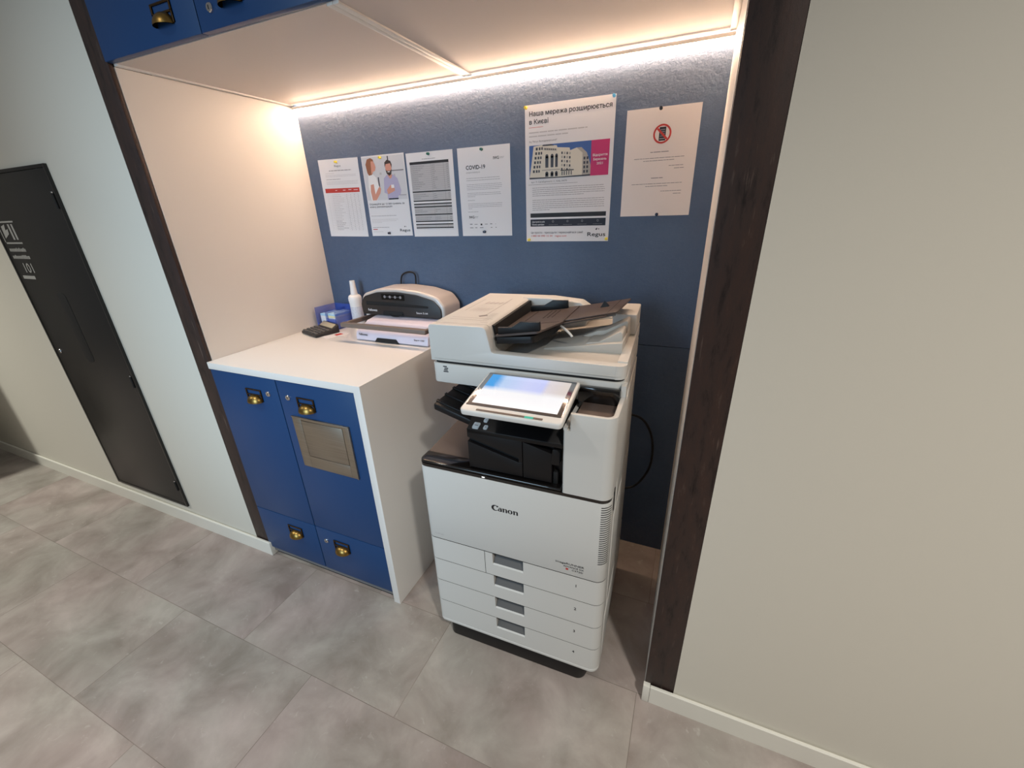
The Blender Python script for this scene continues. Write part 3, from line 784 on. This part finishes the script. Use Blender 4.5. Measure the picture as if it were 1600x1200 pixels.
b = MB(); b.prism(rpoly([(0, 0, .022), (PW, 0, .028), (PW, .05), (0, .05)], 7), 'z', .0745, ZD[4] - .0005, M['pwhite'], .004, 3); b.build('bottom_rim', PR)

# front door with lettering
b = MB(); b.prism(rpoly([(0, 0, .022), (PW, 0, .028), (PW, .0345), (0, .034)], 8), 'z', ZD[0] + .0012, .7175, M['pwhite'], .001)
door = b.build('front_door', PR)
b = MB()
def ringpart(cx, cz, ro, ri, a0, a1, n=18, m=M['ink'], y=-.0004):
    for k in range(n):
        p, q = math.radians(a0 + (a1 - a0) * k / n), math.radians(a0 + (a1 - a0) * (k + 1) / n)
        b.flat([(cx + ro[0] * math.cos(p), y, cz + ro[1] * math.sin(p)), (cx + ro[0] * math.cos(q), y, cz + ro[1] * math.sin(q)),
                (cx + ri[2] + ri[0] * math.cos(q), y, cz + ri[1] * math.sin(q)), (cx + ri[2] + ri[0] * math.cos(p), y, cz + ri[1] * math.sin(p))], m)
u0, zb, cap = .229, .6185, .0185     # maker's wordmark: bold letters with vertical stress
def Q(x0, z0, x1, z1): b.flat([(u0 + x0, -.0004, zb + z0), (u0 + x1, -.0004, zb + z0), (u0 + x1, -.0004, zb + z1), (u0 + x0, -.0004, zb + z1)], M['ink'])
ringpart(u0 + .011, zb + .0092, (.0112, .0100), (.0068, .0076, .0024), 38, 322)
b.flat([(u0 + .0165, -.0004, zb + .0118), (u0 + .0215, -.0004, zb + .0150), (u0 + .0200, -.0004, zb + .0182), (u0 + .0150, -.0004, zb + .0165)], M['ink'])
def letter_n(x):
    Q(x, 0, x + .0046, .0130); Q(x + .0088, 0, x + .0134, .0100)
    b.flat([(u0 + x - .0012, -.0004, zb + .0112), (u0 + x, -.0004, zb + .0102), (u0 + x + .0046, -.0004, zb + .0130), (u0 + x, -.0004, zb + .0132)], M['ink'])
    ringpart(u0 + x + .0088, zb + .0080, (.0046, .0052), (.0008, .0034, -.0006), 0, 150, 10)
u0 -= .0040
ringpart(u0 + .0288, zb + .0042, (.0050, .0046), (.0018, .0030, .0006), 0, 360); Q(.0312, 0, .0356, .0100)
ringpart(u0 + .0306, zb + .0088, (.0050, .0046), (.0014, .0030, -.0006), 0, 165, 10)
letter_n(.0382)
ringpart(u0 + .0604, zb + .0066, (.0074, .0070), (.0026, .0056, 0), 0, 360)
letter_n(.0702)
b.build('lettering', door)['label'] = 'black maker name on the front door'
b = MB()
b.text('imageRUNNER', .0095, M['ink'], at(.417, -.0004, .4905), 'LEFT', .01, .080)
b.text('ADVANCE DX', .0080, M['ink'], at(.440, -.0004, .4810), 'LEFT', .01, .057); b.text('C3720i', .0080, M['ink'], at(.464, -.0004, .4715), 'LEFT', .01, .030)
b.box(.447, .454, -.0006, -.0003, .4715, .4775, M['red'])
b.build('model_lettering', door); b = MB(); b.text('C3720', .0075, M['lgrey'], at(.027, -.0004, .4705), 'LEFT', 0, .030)
b.build('small_lettering', door)
# ventilation slits around the right front corner
b = MB(); cx, cy, rr = PW - .028, .028, .0286
for k in range(27):
    z = .705 - k * .0072
    for j in range(5):
        a0, a1 = math.radians(-78 + j * 13), math.radians(-78 + (j + 1) * 13)
        b.flat([(cx + rr * math.cos(a0), cy + rr * math.sin(a0), z - j * .0), (cx + rr * math.cos(a1), cy + rr * math.sin(a1), z), (cx + rr * math.cos(a1), cy + rr * math.sin(a1), z + .0026), (cx + rr * math.cos(a0), cy + rr * math.sin(a0), z + .0026)], M['dark'])
b.build('ventilation_slits', door)

# black deck over the front door and the exit tray
b = MB(); b.prism(rpoly([(0, .0008, .022), (PW - .0006, .0008, .028), (PW - .012, .50), (0, .50)], 8), 'z', .7185, .7275, M['gloss'])
b.prism(rpoly([(.0003, .001, .022), (.428, .001), (.428, .055), (.0003, .055)], 8), 'z', .7275, .7370, M['gloss'], .006, 3)
b.box(.205, .213, -.0004, .0006, .722, .7245, M['white_led']); b.build('deck', PR)
b = MB(); b.solid([(.003, .056, .7345), (.165, .056, .7345), (.165, .49, .760), (.003, .49, .760), (.003, .056, .7277), (.165, .056, .7277), (.165, .49, .7277), (.003, .49, .7277)],
    [(0, 1, 2, 3), (4, 5, 6, 7), (0, 1, 5, 4), (1, 2, 6, 5), (2, 3, 7, 6), (3, 0, 4, 7)], M['brown']); b.build('exit_tray', PR)
# finisher block
b = MB(); b.box(.162, .432, .036, .48, .7277, .862, M['pblack'], .003); b.box(.24, .432, .15, .48, .862, .925, M['dark']); b.build('finisher', PR)
fin = b
b = MB(); b.prism([(.163, .742), (.3205, .742), (.3205, .7895), (.310, .785), (.163, .8235)], 'y', .012, .036, M['pblack'], .0012)
b.prism([(.163, .8365), (.310, .7985), (.310, .785), (.3205, .7895), (.3205, .850), (.163, .862)], 'y', .012, .036, M['pblack'], .0008)
b.box(.164, .320, .0235, .036, .782, .838, M['dark']); b.build('stapler_cover', PR)
b = MB(); b.prism([(.3225, .742), (.400, .742), (.400, .830), (.3225, .850)], 'y', .012, .036, M['pblack'], .0012); b.box(.4015, .414, .02, .036, .735, .772, M['dark'], .002)
b.prism(rpoly([(.398, .800), (.420, .800, .004), (.420, .845, .012), (.402, .845, .004)]), 'y', .010, .036, M['pblack'], .001); b.build('finisher_cover', PR)
SL = lambda x, y: .862 + .62 * (y - .012)
b = MB(); b.slope([(.164, .012), (.428, .012), (.428, .139), (.164, .139)], SL, .012, M['pblack'], .001); sp = b.build('button_shelf', PR)
for u0, u1, v0, v1 in ((.1770, .1960, .014, .030), (.2080, .2200, .016, .0265), (.2020, .2140, .034, .0445)):
    b = MB(); b.slope(rpoly([(u0, v0, .003), (u1, v0, .003), (u1 + .003, v1, .003), (u0 + .003, v1, .003)]), lambda x, y: SL(x, y) + .0025, .003, M['btn'], .0006)
    b.slope([(u0 + .006, (v0 + v1) / 2 - .001), (u1 - .003, (v0 + v1) / 2 - .001), (u1 - .003, (v0 + v1) / 2 + .001), (u0 + .006, (v0 + v1) / 2 + .001)], lambda x, y: SL(x, y) + .0029, .0003, M['grey']); b.build('button', sp)
# side exit tray of the finisher, rising to the left
ZT = lambda x, y: .838 + (.165 - x) * .30
b = MB(); b.slope([(.018, .085), (.164, .085), (.164, .285), (.018, .285)], ZT, .021, M['pblack'], .004)
for k in range(4): b.slope([(.018 + .0, .10 + k * .05), (.10, .10 + k * .05), (.10, .112 + k * .05), (.018, .112 + k * .05)], lambda x, y: ZT(x, y) + .0035, .006, M['pblack'], .001)
b.build('finisher_tray', PR)

# right front pillar with clip tray
b = MB(); b.prism(rpoly([(.431, 0, .006), (PW, 0, .028), (PW, .15), (.431, .15)], 8), 'z', .7285, .910, M['pwhite'], .0)
b.prism(rpoly([(.431, 0, .002), (.441, 0), (.441, .15), (.431, .15)], 2), 'z', .910, .917, M['pwhite'])
outer = rpoly([(.447, 0, .004), (PW, 0, .028), (PW, .16), (PW - .012, .16), (PW - .012, .011, .016), (.447, .011)], 8)
b.prism(outer, 'z', .910, .9560, M['pwhite'], .0025, 2, None, 'top')
b.prism([(PW - .012, .13), (PW, .13), (PW, .16), (PW - .012, .16)], 'z', .9560, .985, M['pwhite'])
b.build('front_pillar', PR)
b = MB(); b.prism(rpoly([(.452, .013), (PW - .014, .013, .012), (PW - .014, .118), (.452, .118)], 4), 'z', .9102, .9350, M['brown'], .001); b.build('clip_tray', PR)
simple('clip_tray_back', PR, M['gloss'], (.437, PW - .0125, .119, .139, .9102, .975), bev=.003)
# body behind the pillar
b = MB(); b.prism([(.431, .15), (PW, .15), (PW - .014, .54), (.431, .54)], 'z', .7285, .9275, M['pwhite'], .001); b.box(0.01, .43, .485, .54, .7285, .9275, M['pwhite']); b.build('rear_body', PR)

# scanner (reader) unit
def scanplan(v0, r=.028, du=0.0): return rpoly([(-.008 + du, v0, .018), (PW - .004 - du, v0, r), (PW - .017 - du, .575, .012), (-.008 + du, .575, .012)], 8)
b = MB(); b.prism(scanplan(.140), 'z', .928, .988, M['pwhite'], .002)
b.prism(scanplan(.146, .026, .005), 'z', .988, .9955, M['dark']); sc = b.build('scanner', PR)
b = MB()
for k in range(4): b.box(.030 + (0, .002, .004, .0)[k], .046 - (0, .002, 0, .004)[k], .1392, .1399, .9625 + k * .0052, .9655 + k * .0052, M['ink'])
b.build('scanner_emblem', sc)
# document feeder: base frame with stepped front profile
b = MB()
prof = rpoly([(-.008, .9960), (-.008, 1.104, .010), (.172, 1.106, .016), (.188, 1.0345, .010), (PW - .030, 1.0315), (PW - .030, .9960)], 6)
b.prism(prof, 'y', .140, .170, M['pwhite'], .002)
b.prism(rpoly([(PW - .0305, .140), (PW - .004, .140, .0262), (PW - .0052, .17), (PW - .0305, .17)], 8), 'z', .9960, 1.0315, M['pwhite'])
b.prism([(PW - .0305, .17), (PW - .0052, .17), (PW - .017, .575), (PW - .0305, .575)], 'z', .9960, 1.035, M['pwhite'])
b.box(-.007, PW - .020, .560, .574, .9960, 1.05, M['pwhite'])
b.prism(scanplan(.1385, .028), 'z', 1.0035, 1.0045, M['pgrey'])
b.build('feeder_base', PR)
b = MB()
cov = rpoly([(-.008, .9962), (-.008, 1.104, .010), (.172, 1.106, .016), (.176, 1.088), (.188, 1.03), (.188, .9962)], 6)
b.solid([(x, y, z + (0 if z < 1.05 else k * .010)) for k, y in ((0, .1701), (1, .56)) for x, z in cov],
    [tuple(range(len(cov))), tuple(range(len(cov), 2 * len(cov)))] + [(i, (i + 1) % len(cov), len(cov) + (i + 1) % len(cov), len(cov) + i) for i in range(len(cov))], M['pwhite'])
fc = b.build('feeder_cover', PR)
b = MB(); b.solid([(.176, .186, 1.056), (.190, .186, 1.056), (.190, .498, 1.060), (.176, .498, 1.060), (.172, .186, 1.100), (.181, .186, 1.100), (.181, .498, 1.108), (.172, .498, 1.108)], [(0, 1, 2, 3), (4, 5, 6, 7), (0, 1, 5, 4), (1, 2, 6, 5), (2, 3, 7, 6), (3, 0, 4, 7)], M['dark']); b.build('feed_opening', fc)  # solid dark block painted as the shade inside the opening
b = MB()      # operating pictograms printed on the feeder cover
def zc(v): return 1.1056 + (v - .17) / .39 * .010
def line(u0, v0, u1, v1, w=.0013, m=M['grey']):
    d = Vector((u1 - u0, v1 - v0)).normalized(); n = Vector((-d.y, d.x)) * w / 2
    b.flat([(u0 + n.x, v0 + n.y, zc(v0 + n.y) + .0006), (u1 + n.x, v1 + n.y, zc(v1 + n.y) + .0006), (u1 - n.x, v1 - n.y, zc(v1 - n.y) + .0006), (u0 - n.x, v0 - n.y, zc(v0 - n.y) + .0006)], m)
line(.030, .205, .150, .205); line(.028, .225, .158, .225); line(.135, .19, .16, .185)
line(.03, .30, .03, .46); line(.12, .25, .12, .48)
for k in range(5): line(.045 + k * .012, .30, .060 + k * .012, .345, .002, M['lgrey']); line(.045, .32 + k * .012, .105, .32 + k * .012, .001, M['lgrey'])
for k in range(4): line(.055 + k * .016, .40, .062 + k * .016, .425, .006, M['lgrey'])
for k in range(6): line(.132, .215 + k * .013, .150, .218 + k * .013, .0016)
line(.105, .245, .125, .262, .012); b.build('printed_pictograms', fc)
# rear hinge cover
b = MB(); b.prism(rpoly([(.150, 1.0), (.365, 1.0), (.385, 1.085, .012), (.350, 1.108, .02), (.250, 1.117, .02), (.150, 1.1165)], 5), 'y', .500, .5605, M['pwhite'], .004, 3); b.build('hinge_cover', PR)
# document output tray: stepped grey surfaces rising to the right
b = MB()
UR = .5245
b.solid([(.189, .1705, .9965), (UR, .1705, .9965), (UR, .56, .9965), (.189, .56, .9965), (.189, .1705, 1.012), (UR, .1705, 1.0312), (UR, .56, 1.0312), (.189, .56, 1.012)],
    [(0, 1, 2, 3), (4, 5, 6, 7), (0, 1, 5, 4), (1, 2, 6, 5), (2, 3, 7, 6), (3, 0, 4, 7)], M['pgrey'])
b.solid([(.30, .262, 1.0170), (UR, .245, 1.0300), (UR, .56, 1.03), (.30, .56, 1.0170), (.30, .262, 1.0215), (UR, .245, 1.0600), (UR, .56, 1.060), (.30, .56, 1.0215)],
    [(0, 1, 2, 3), (4, 5, 6, 7), (0, 1, 5, 4), (1, 2, 6, 5), (2, 3, 7, 6), (3, 0, 4, 7)], M['pgrey'], None, .001)
b.prism(rpoly([(.395, 1.030), (.430, 1.0475), (.455, 1.0500), (.514, 1.0835, .005), (.520, 1.078, .003), (.520, 1.05), (.44, 1.035)]), 'y', .270, .345, M['pgrey'], .001)
b.prism(rpoly([(.395, 1.040), (.440, 1.060), (.460, 1.062), (.520, 1.094, .005), (.5235, 1.088, .003), (.5235, 1.05), (.44, 1.04)]), 'y', .350, .410, M['pgrey'], .001)
b.build('output_tray', PR)
b = MB(); b.prism(rpoly([(.470, .415), (.5405, .415, .004), (.5365, .573, .008), (.470, .573)], 4), 'z', 1.036, 1.098, M['pwhite'], .003, 3); b.build('hinge_block', PR)
# feed tray and its extension
ZF = lambda x, y: 1.079 + (x - .19) * .150
b = MB(); b.slope(rpoly([(.190, .165), (.315, .165, .01), (.355, .262, .01), (.355, .475), (.190, .475)]), ZF, .006, M['taupe2'], .001)
b.slope(rpoly([(.192, .1665), (.300, .1665, .012), (.335, .262), (.335, .47), (.192, .47)]), lambda x, y: 1.0725 + (x - .19) * .10, .020, M['pblack'], .003)
b.slope([(.225, .20), (.228, .20), (.228, .44), (.225, .44)], lambda x, y: ZF(x, y) + .0005, .001, M['dark'])
for k in range(3): b.slope([(.275 + k * .014, .33), (.2775 + k * .014, .33), (.2775 + k * .014, .43), (.275 + k * .014, .43)], lambda x, y: ZF(x, y) + .0006, .001, M['dark'])
b.slope([(.245, .262), (.345, .262), (.345, .2655), (.245, .2655)], lambda x, y: ZF(x, y) + .0005, .001, M['dark'])
ft = b.build('feed_tray', PR)
def guide(v0, v1, us):
    b = MB(); u0, ua, ub, u1 = us
    b.prism([(u0, ZF(u0, 0) - .002), (u0, ZF(u0, 0) + .019), (ua, ZF(ua, 0) + .016), (ub, ZF(ub, 0) + .029), (u1 - .002, ZF(u1, 0) + .023), (u1, ZF(u1, 0) - .002)], 'y', v0, v1, M['pblack'], .0015)
    return b.build('paper_guide', ft)
guide(.172, .184, (.196, .235, .262, .318)); g = guide(.452, .466, (.196, .240, .268, .322))
ZE = lambda x, y: 1.1005 + (x - .35) * .185
b = MB(); b.slope(rpoly([(.350, .285), (.495, .315, .006), (.512, .495, .006), (.350, .480)]), ZE, .0045, M['taupe2'], .001)
b.slope([(.350, .276), (.468, .302), (.468, .315), (.350, .286)], lambda x, y: ZE(x, y) - .005, .004, M['taupe2'], .001)
b.slope([(.350, .290), (.490, .322), (.490, .33), (.350, .30)], lambda x, y: ZE(x, y) - .0050, .008, M['recess'], .001)
b.solid([(.432, .405, ZE(.432, 0)), (.458, .405, ZE(.458, 0)), (.444, .412, ZE(.44, 0) + .019), (.432, .419, ZE(.432, 0)), (.458, .419, ZE(.458, 0))], [(0, 1, 2), (3, 4, 2), (0, 3, 2), (1, 4, 2), (0, 1, 4, 3)], M['pblack'])
b.slope([(.4675, .318), (.469, .318), (.483, .488), (.4815, .488)], lambda x, y: ZE(x, y) + .0004, .001, M['dark'])
b.build('tray_extension', PR)
b = MB(); b.tube([(.345, .285, 1.085), (.360, .272, 1.080), (.376, .264, 1.070), (.384, .262, 1.062)], .0035, M['laminate'], 8); b.build('paper_stop', PR)

# tilting touch panel
tp = math.atan2(.031, .180)
PT = Matrix.Translation((.315, -.060, .9455)) @ Matrix.Rotation(tp, 4, 'X')
b = MB(); pw, pd = .128, .184
b.prism(rpoly([(-pw, 0, .012), (pw, 0, .012), (pw, pd, .006), (-pw, pd, .006)], 6), 'z', -.004, .012, M['panelwhite'], .004, 3)
b.prism(rpoly([(-pw + .02, .02, .012), (pw - .02, .02, .012), (pw - .02, pd - .02, .006), (-pw + .02, pd - .02, .006)], 6), 'z', -.016, -.004, M['pblack'], .002)
tpn = b.build('touch_panel', PR); tpn.matrix_local = PT
b = MB(); b.prism(rpoly([(-pw + .007, .024, .004), (pw - .007, .024, .004), (pw - .007, pd - .005, .003), (-pw + .007, pd - .005, .003)]), 'z', .0115, .0128, M['bezel'], .0003); b.build('bezel', tpn)
b = MB(); b.box(-.1085, .1085, .035, .171, .0129, .0133, M['screen']); b.build('screen', tpn, 0)
b = MB(); b.prism(rpoly([(-.085, .0055, .002), (.082, .0055, .002), (.082, .0125, .002), (-.085, .0125, .002)]), 'z', .0118, .0127, M['brown'], .0002); b.build('stylus_groove', tpn)
b = MB(); b.prism(rpoly([(.038, .0050, .003), (.060, .0050, .003), (.060, .0120, .003), (.038, .0120, .003)]), 'z', .0122, .0134, M['green_led'], .0003); b.build('status_light', tpn)
b = MB(); b.box(.22, .40, .128, .139, .93, .955, M['pblack'], .002); b.box(.25, .37, .05, .139, .925, .945, M['pblack'], .003); b.build('panel_bracket', PR)

# printer cord behind the copier
b = MB(); b.tube([(.02, .545, .66), (.085, .57, .672), (.150, .585, .655), (.190, .59, .59), (.202, .59, .50), (.190, .59, .42), (.145, .585, .345), (.08, .56, .335), (.03, .52, .33)], .0045, M['pblack'], 10)
tag(b.build('power_cord'), 'black power cord looping out behind the copier against the blue wall', 'cable')

# ------------------------------------------------------------------ binding machine on the worktop
B = thing('binding_machine', 'pale lilac comb binding machine with grey bar handle, under the laminator', 'binding machine', (-1.0, .39, CT))
b = MB()
b.prism(rpoly([(0, .003, .004), (.235, .003), (.235, .066), (.085, .066, .03), (.035, .045, .02), (.006, .040, .02)], 6), 'x', 0.012, .362, M['lilac'], .006, 3)
b.prism(rpoly([(.035, .03), (.235, .03), (.235, .0795), (.110, .0795, .03), (.045, .070, .025)], 6), 'x', 0.030, .355, M['lilac'], .008, 3)
b.build('body', B)
b = MB(); b.prism(rpoly([(.108, .0015), (.228, .0015), (.214, .0185, .004), (.122, .0185, .004)]), 'y', -.0012, .002, M['dark']); b.build('drawer_slot', B)
b = MB(); b.text('Fellowes', .0125, M['ink'], at(.030, -.0008, .0235), 'LEFT', .02, .044); b.build('maker_lettering', B)
b = MB(); b.text('Star+ 150', .0100, M['ink'], at(.300, -.0008, .0215), 'LEFT', .015, .046); b.build('model_lettering', B)
b = MB()
b.box(-.040, .372, -.022, .000, .056, .074, M['handlegrey'], .004, 3)
for x in (-.040, .358): b.solid([(x, -.01, .056), (x + .014, -.01, .056), (x + .014, .20, .050), (x, .20, .050), (x, -.01, .073), (x + .014, -.01, .073), (x + .014, .20, .068), (x, .20, .068)],
    [(0, 1, 2, 3), (4, 5, 6, 7), (0, 1, 5, 4), (1, 2, 6, 5), (2, 3, 7, 6), (3, 0, 4, 7)], M['handlegrey'], None, .002)
b.tube([(-.04, .20, .058), (.012, .20, .055)], .010, M['handlegrey'], 12, None, False)
b.build('handle', B)

# ------------------------------------------------------------------ laminator standing on it
LA = thing('laminator', 'silver and charcoal laminator standing on top of the lilac binding machine', 'laminator', (-1.035, .497, CT + .0800))
lw = .415
arch = rpoly([(.004, 0, .010), (lw - .002, 0, .010), (lw, .050, .03), (lw - .030, .088, .045), (lw - .115, .108, .15), (lw * .47, .116, .3), (.095, .111, .12), (.018, .088, .040), (.0, .050, .03)], 6)
arch2 = rpoly([(.010, .004, .010), (lw - .014, .004, .010), (lw - .014, .044, .03), (lw - .046, .076, .045), (lw - .125, .095, .15), (lw * .47, .103, .3), (.098, .099, .12), (.026, .079, .035), (.007, .048, .03)], 6)
b = MB(); b.prism(arch, 'y', .006, .135, M['silver'], .010, 4); b.build('housing', LA)
b = MB(); b.prism(arch2, 'y', -.001, .0065, M['charcoal'], .002, 2); fp = b.build('front_panel', LA)
b = MB(); b.prism(rpoly([(.036, .044, .003), (.345, .044, .003), (.345, .053, .003), (.150, .060, .02), (.036, .060, .003)]), 'y', -.0018, -.0008, M['dark']); b.box(.045, .335, -.0026, -.0016, .047, .0495, M['pblack']); b.build('feed_slot', fp)
b = MB(); b.prism(rpoly([(.120, .070, .003), (.235, .070, .003), (.235, .094, .003), (.120, .094, .003)]), 'y', -.0018, -.0008, M['gloss'])
for k in range(4):
    b.lathe([(.0003, 0), (.0056, 0), (.0056, .001), (.0003, .001)], M['grey'], 14, Matrix.Translation((.138 + k * .026, -.0018, .0825)) @ Matrix.Rotation(PI / 2, 4, 'X'))
    if k < 3: b.box(.1445 + k * .026, .1575 + k * .026, -.0024, -.0019, .0820, .0830, M['grey'])
b.build('control_strip', fp)
b = MB(); b.prism(rpoly([(.115, .004, .003), (.225, .004, .003), (.218, .023, .003), (.121, .023, .003)]), 'y', -.0018, -.0008, M['dark']); b.tube([(.150, -.003, .010), (.17, -.006, .004), (.20, -.006, .006), (.218, -.003, .014)], .0022, M['pblack'], 8); b.build('front_opening', fp)
b = MB(); b.text('Fellowes', .0140, M['paper'], at(.040, -.0016, .0190), 'LEFT', .02, .046); b.build('maker_lettering', fp)
b = MB(); b.text('Saturn 3i A4', .0105, M['paper'], at(.285, -.0016, .0200), 'LEFT', .01, .054); b.build('model_lettering', fp)
b = MB(); b.tube([(.130, .125, .06), (.128, .130, .115), (.140, .130, .150), (.175, .130, .164), (.205, .130, .155), (.205, .130, .115), (.20, .125, .06)], .0036, M['pblack'], 10); b.build('power_cord', LA)

# clear film leaning on the wall behind the laminator
b = MB(); b.box(-.160, 0, -.0004, .0004, 0, .185, M['clear'], 0, 2, Matrix.Rotation(math.radians(-38), 4, 'Y'))
o = tag(b.build('plastic_pouch'), 'clear plastic pouch leaning on the blue wall behind the laminator', 'pouch'); o.location = (-.985, .6405, CT + .0010)

# ------------------------------------------------------------------ small things on the worktop
# calculator on a printed card
b = MB(); b.box(-.075, .075, -.052, .052, 0, .0008, M['paper']); b.box(.042, .066, -.006, .026, .0008, .0011, M['red'])
o = tag(b.build('card'), 'small white and red card lying under the black calculator', 'card'); o.location = (-1.180, .440, CT); o.rotation_euler = (0, 0, math.radians(-18))
K = thing('calculator', 'black desktop calculator with tilted display at left end of the worktop', 'calculator', (-1.226, .430, CT + .0012), math.radians(-18))
ZK = lambda x, y: .012 + max(0, (y + .055)) * .14
b = MB()
b.solid([(-.068, -.055, 0), (.068, -.055, 0), (.068, .055, 0), (-.068, .055, 0), (-.066, -.053, .012), (.066, -.053, .012), (.066, .022, .018), (-.066, .022, .018), (.066, .055, .036), (-.066, .055, .036)],
    [(0, 1, 2, 3), (4, 5, 6, 7), (7, 6, 8, 9), (0, 1, 5, 4), (3, 2, 8, 9), (0, 4, 7, 9, 3), (1, 5, 6, 8, 2)], M['calc'], None, .003); b.build('body', K)
for r in range(4):
    for c in range(5):
        x, y = -.052 + c * .026, -.043 + r * .0165; z = .0125 + (y + .053) * .08
        b = MB(); b.box(x - .0095, x + .0095, y - .006, y + .006, z - .001, z + .004, M['key'], .0015); b.build('key', K)
b = MB(); TT = Matrix.Translation((0, .0385, .0272)) @ Matrix.Rotation(math.atan2(.018, .033), 4, 'X'); b.box(-.055, .055, -.0125, .0125, -.001, .0022, M['lcd'], .001, 2, TT); b.build('display', K)

# translucent blue desk tidy with notes
O = thing('desk_tidy', 'translucent blue open desk tidy box holding paper notes', 'box', (-1.246, .556, CT), math.radians(-6))
b = MB(); a, d2, h1 = .066, .058, .092
b.box(-a, a, d2 - .003, d2, 0, h1, M['bluetrans']); b.box(-a, -a + .003, -d2, d2 - .003, 0, h1, M['bluetrans']); b.box(a - .003, a, -d2, d2 - .003, 0, .082, M['bluetrans'])
b.box(-a + .003, a - .003, -d2, d2 - .003, 0, .003, M['bluetrans']); b.box(.000, .003, -d2 + .0, d2 - .003, .003, .080, M['bluetrans']); b.build('box', O)
b = MB(); b.box(.003, a - .003, -d2, -d2 + .003, .003, .048, M['bluetrans']); b.box(-a + .003, 0, -d2, -d2 + .003, .003, .02, M['bluetrans']); b.build('front_lip', O)
b = MB(); b.box(-.026, .026, -.045, .045, 0, .046, M['paper'], .001); b.box(-.026, .026, -.045, .045, .0463, .056, M['yellowp'], .001); b.box(-.026, .026, -.045, .045, .0563, .066, M['pblue'], .001)
o = tag(b.build('note_block'), 'block of white, cream and pale blue notes in right half of the blue tidy', 'notepad'); o.location = (-1.214, .548, CT + .0032); o.rotation_euler = (0, 0, math.radians(-6))
b = MB(); b.box(-.024, .024, -.040, .040, 0, .050, M['paper'], .001); b.box(-.024, .024, -.040, .040, .0503, .060, M['pblue'], .001)
o = tag(b.build('note_block'), 'block of white and blue notes in left half of the blue tidy', 'notepad'); o.location = (-1.276, .556, CT + .0032); o.rotation_euler = (0, 0, math.radians(-6))

# cleaner bottle
K = thing('bottle', 'white cleaner bottle with tall tapered nozzle beside the blue tidy', 'bottle', (-1.147, .590, CT))
BS = Matrix.Diagonal((.86, .86, 1, 1))
b = MB(); b.lathe([(.001, 0), (.029, .001), (.031, .006), (.031, .095), (.0325, .112), (.034, .120), (.034, .130), (.030, .138), (.022, .143), (.001, .143)], M['bottle'], 28, BS); b.build('body', K)
b = MB(); b.lathe([(.0312, .018), (.0316, .019), (.0316, .090), (.0312, .091)], M['bottle_label'], 28, BS); b.build('label', K)
b = MB(); b.lathe([(.001, .1432), (.018, .1434), (.0175, .150), (.0145, .178), (.0135, .205), (.001, .206)], M['bottle'], 22, BS); b.build('nozzle', K)
# little blue and white roll box, mostly hidden by the laminator
K = thing('tape_box', 'small white box with blue lid between the bottle and the laminator', 'box', (-1.072, .612, CT), math.radians(12))
simple('base', K, M['bottle'], (-.024, .024, -.024, .024, 0, .060), bev=.002); simple('lid', K, M['bluetrans'], (-.024, .024, -.024, .024, .0605, .092), bev=.002)
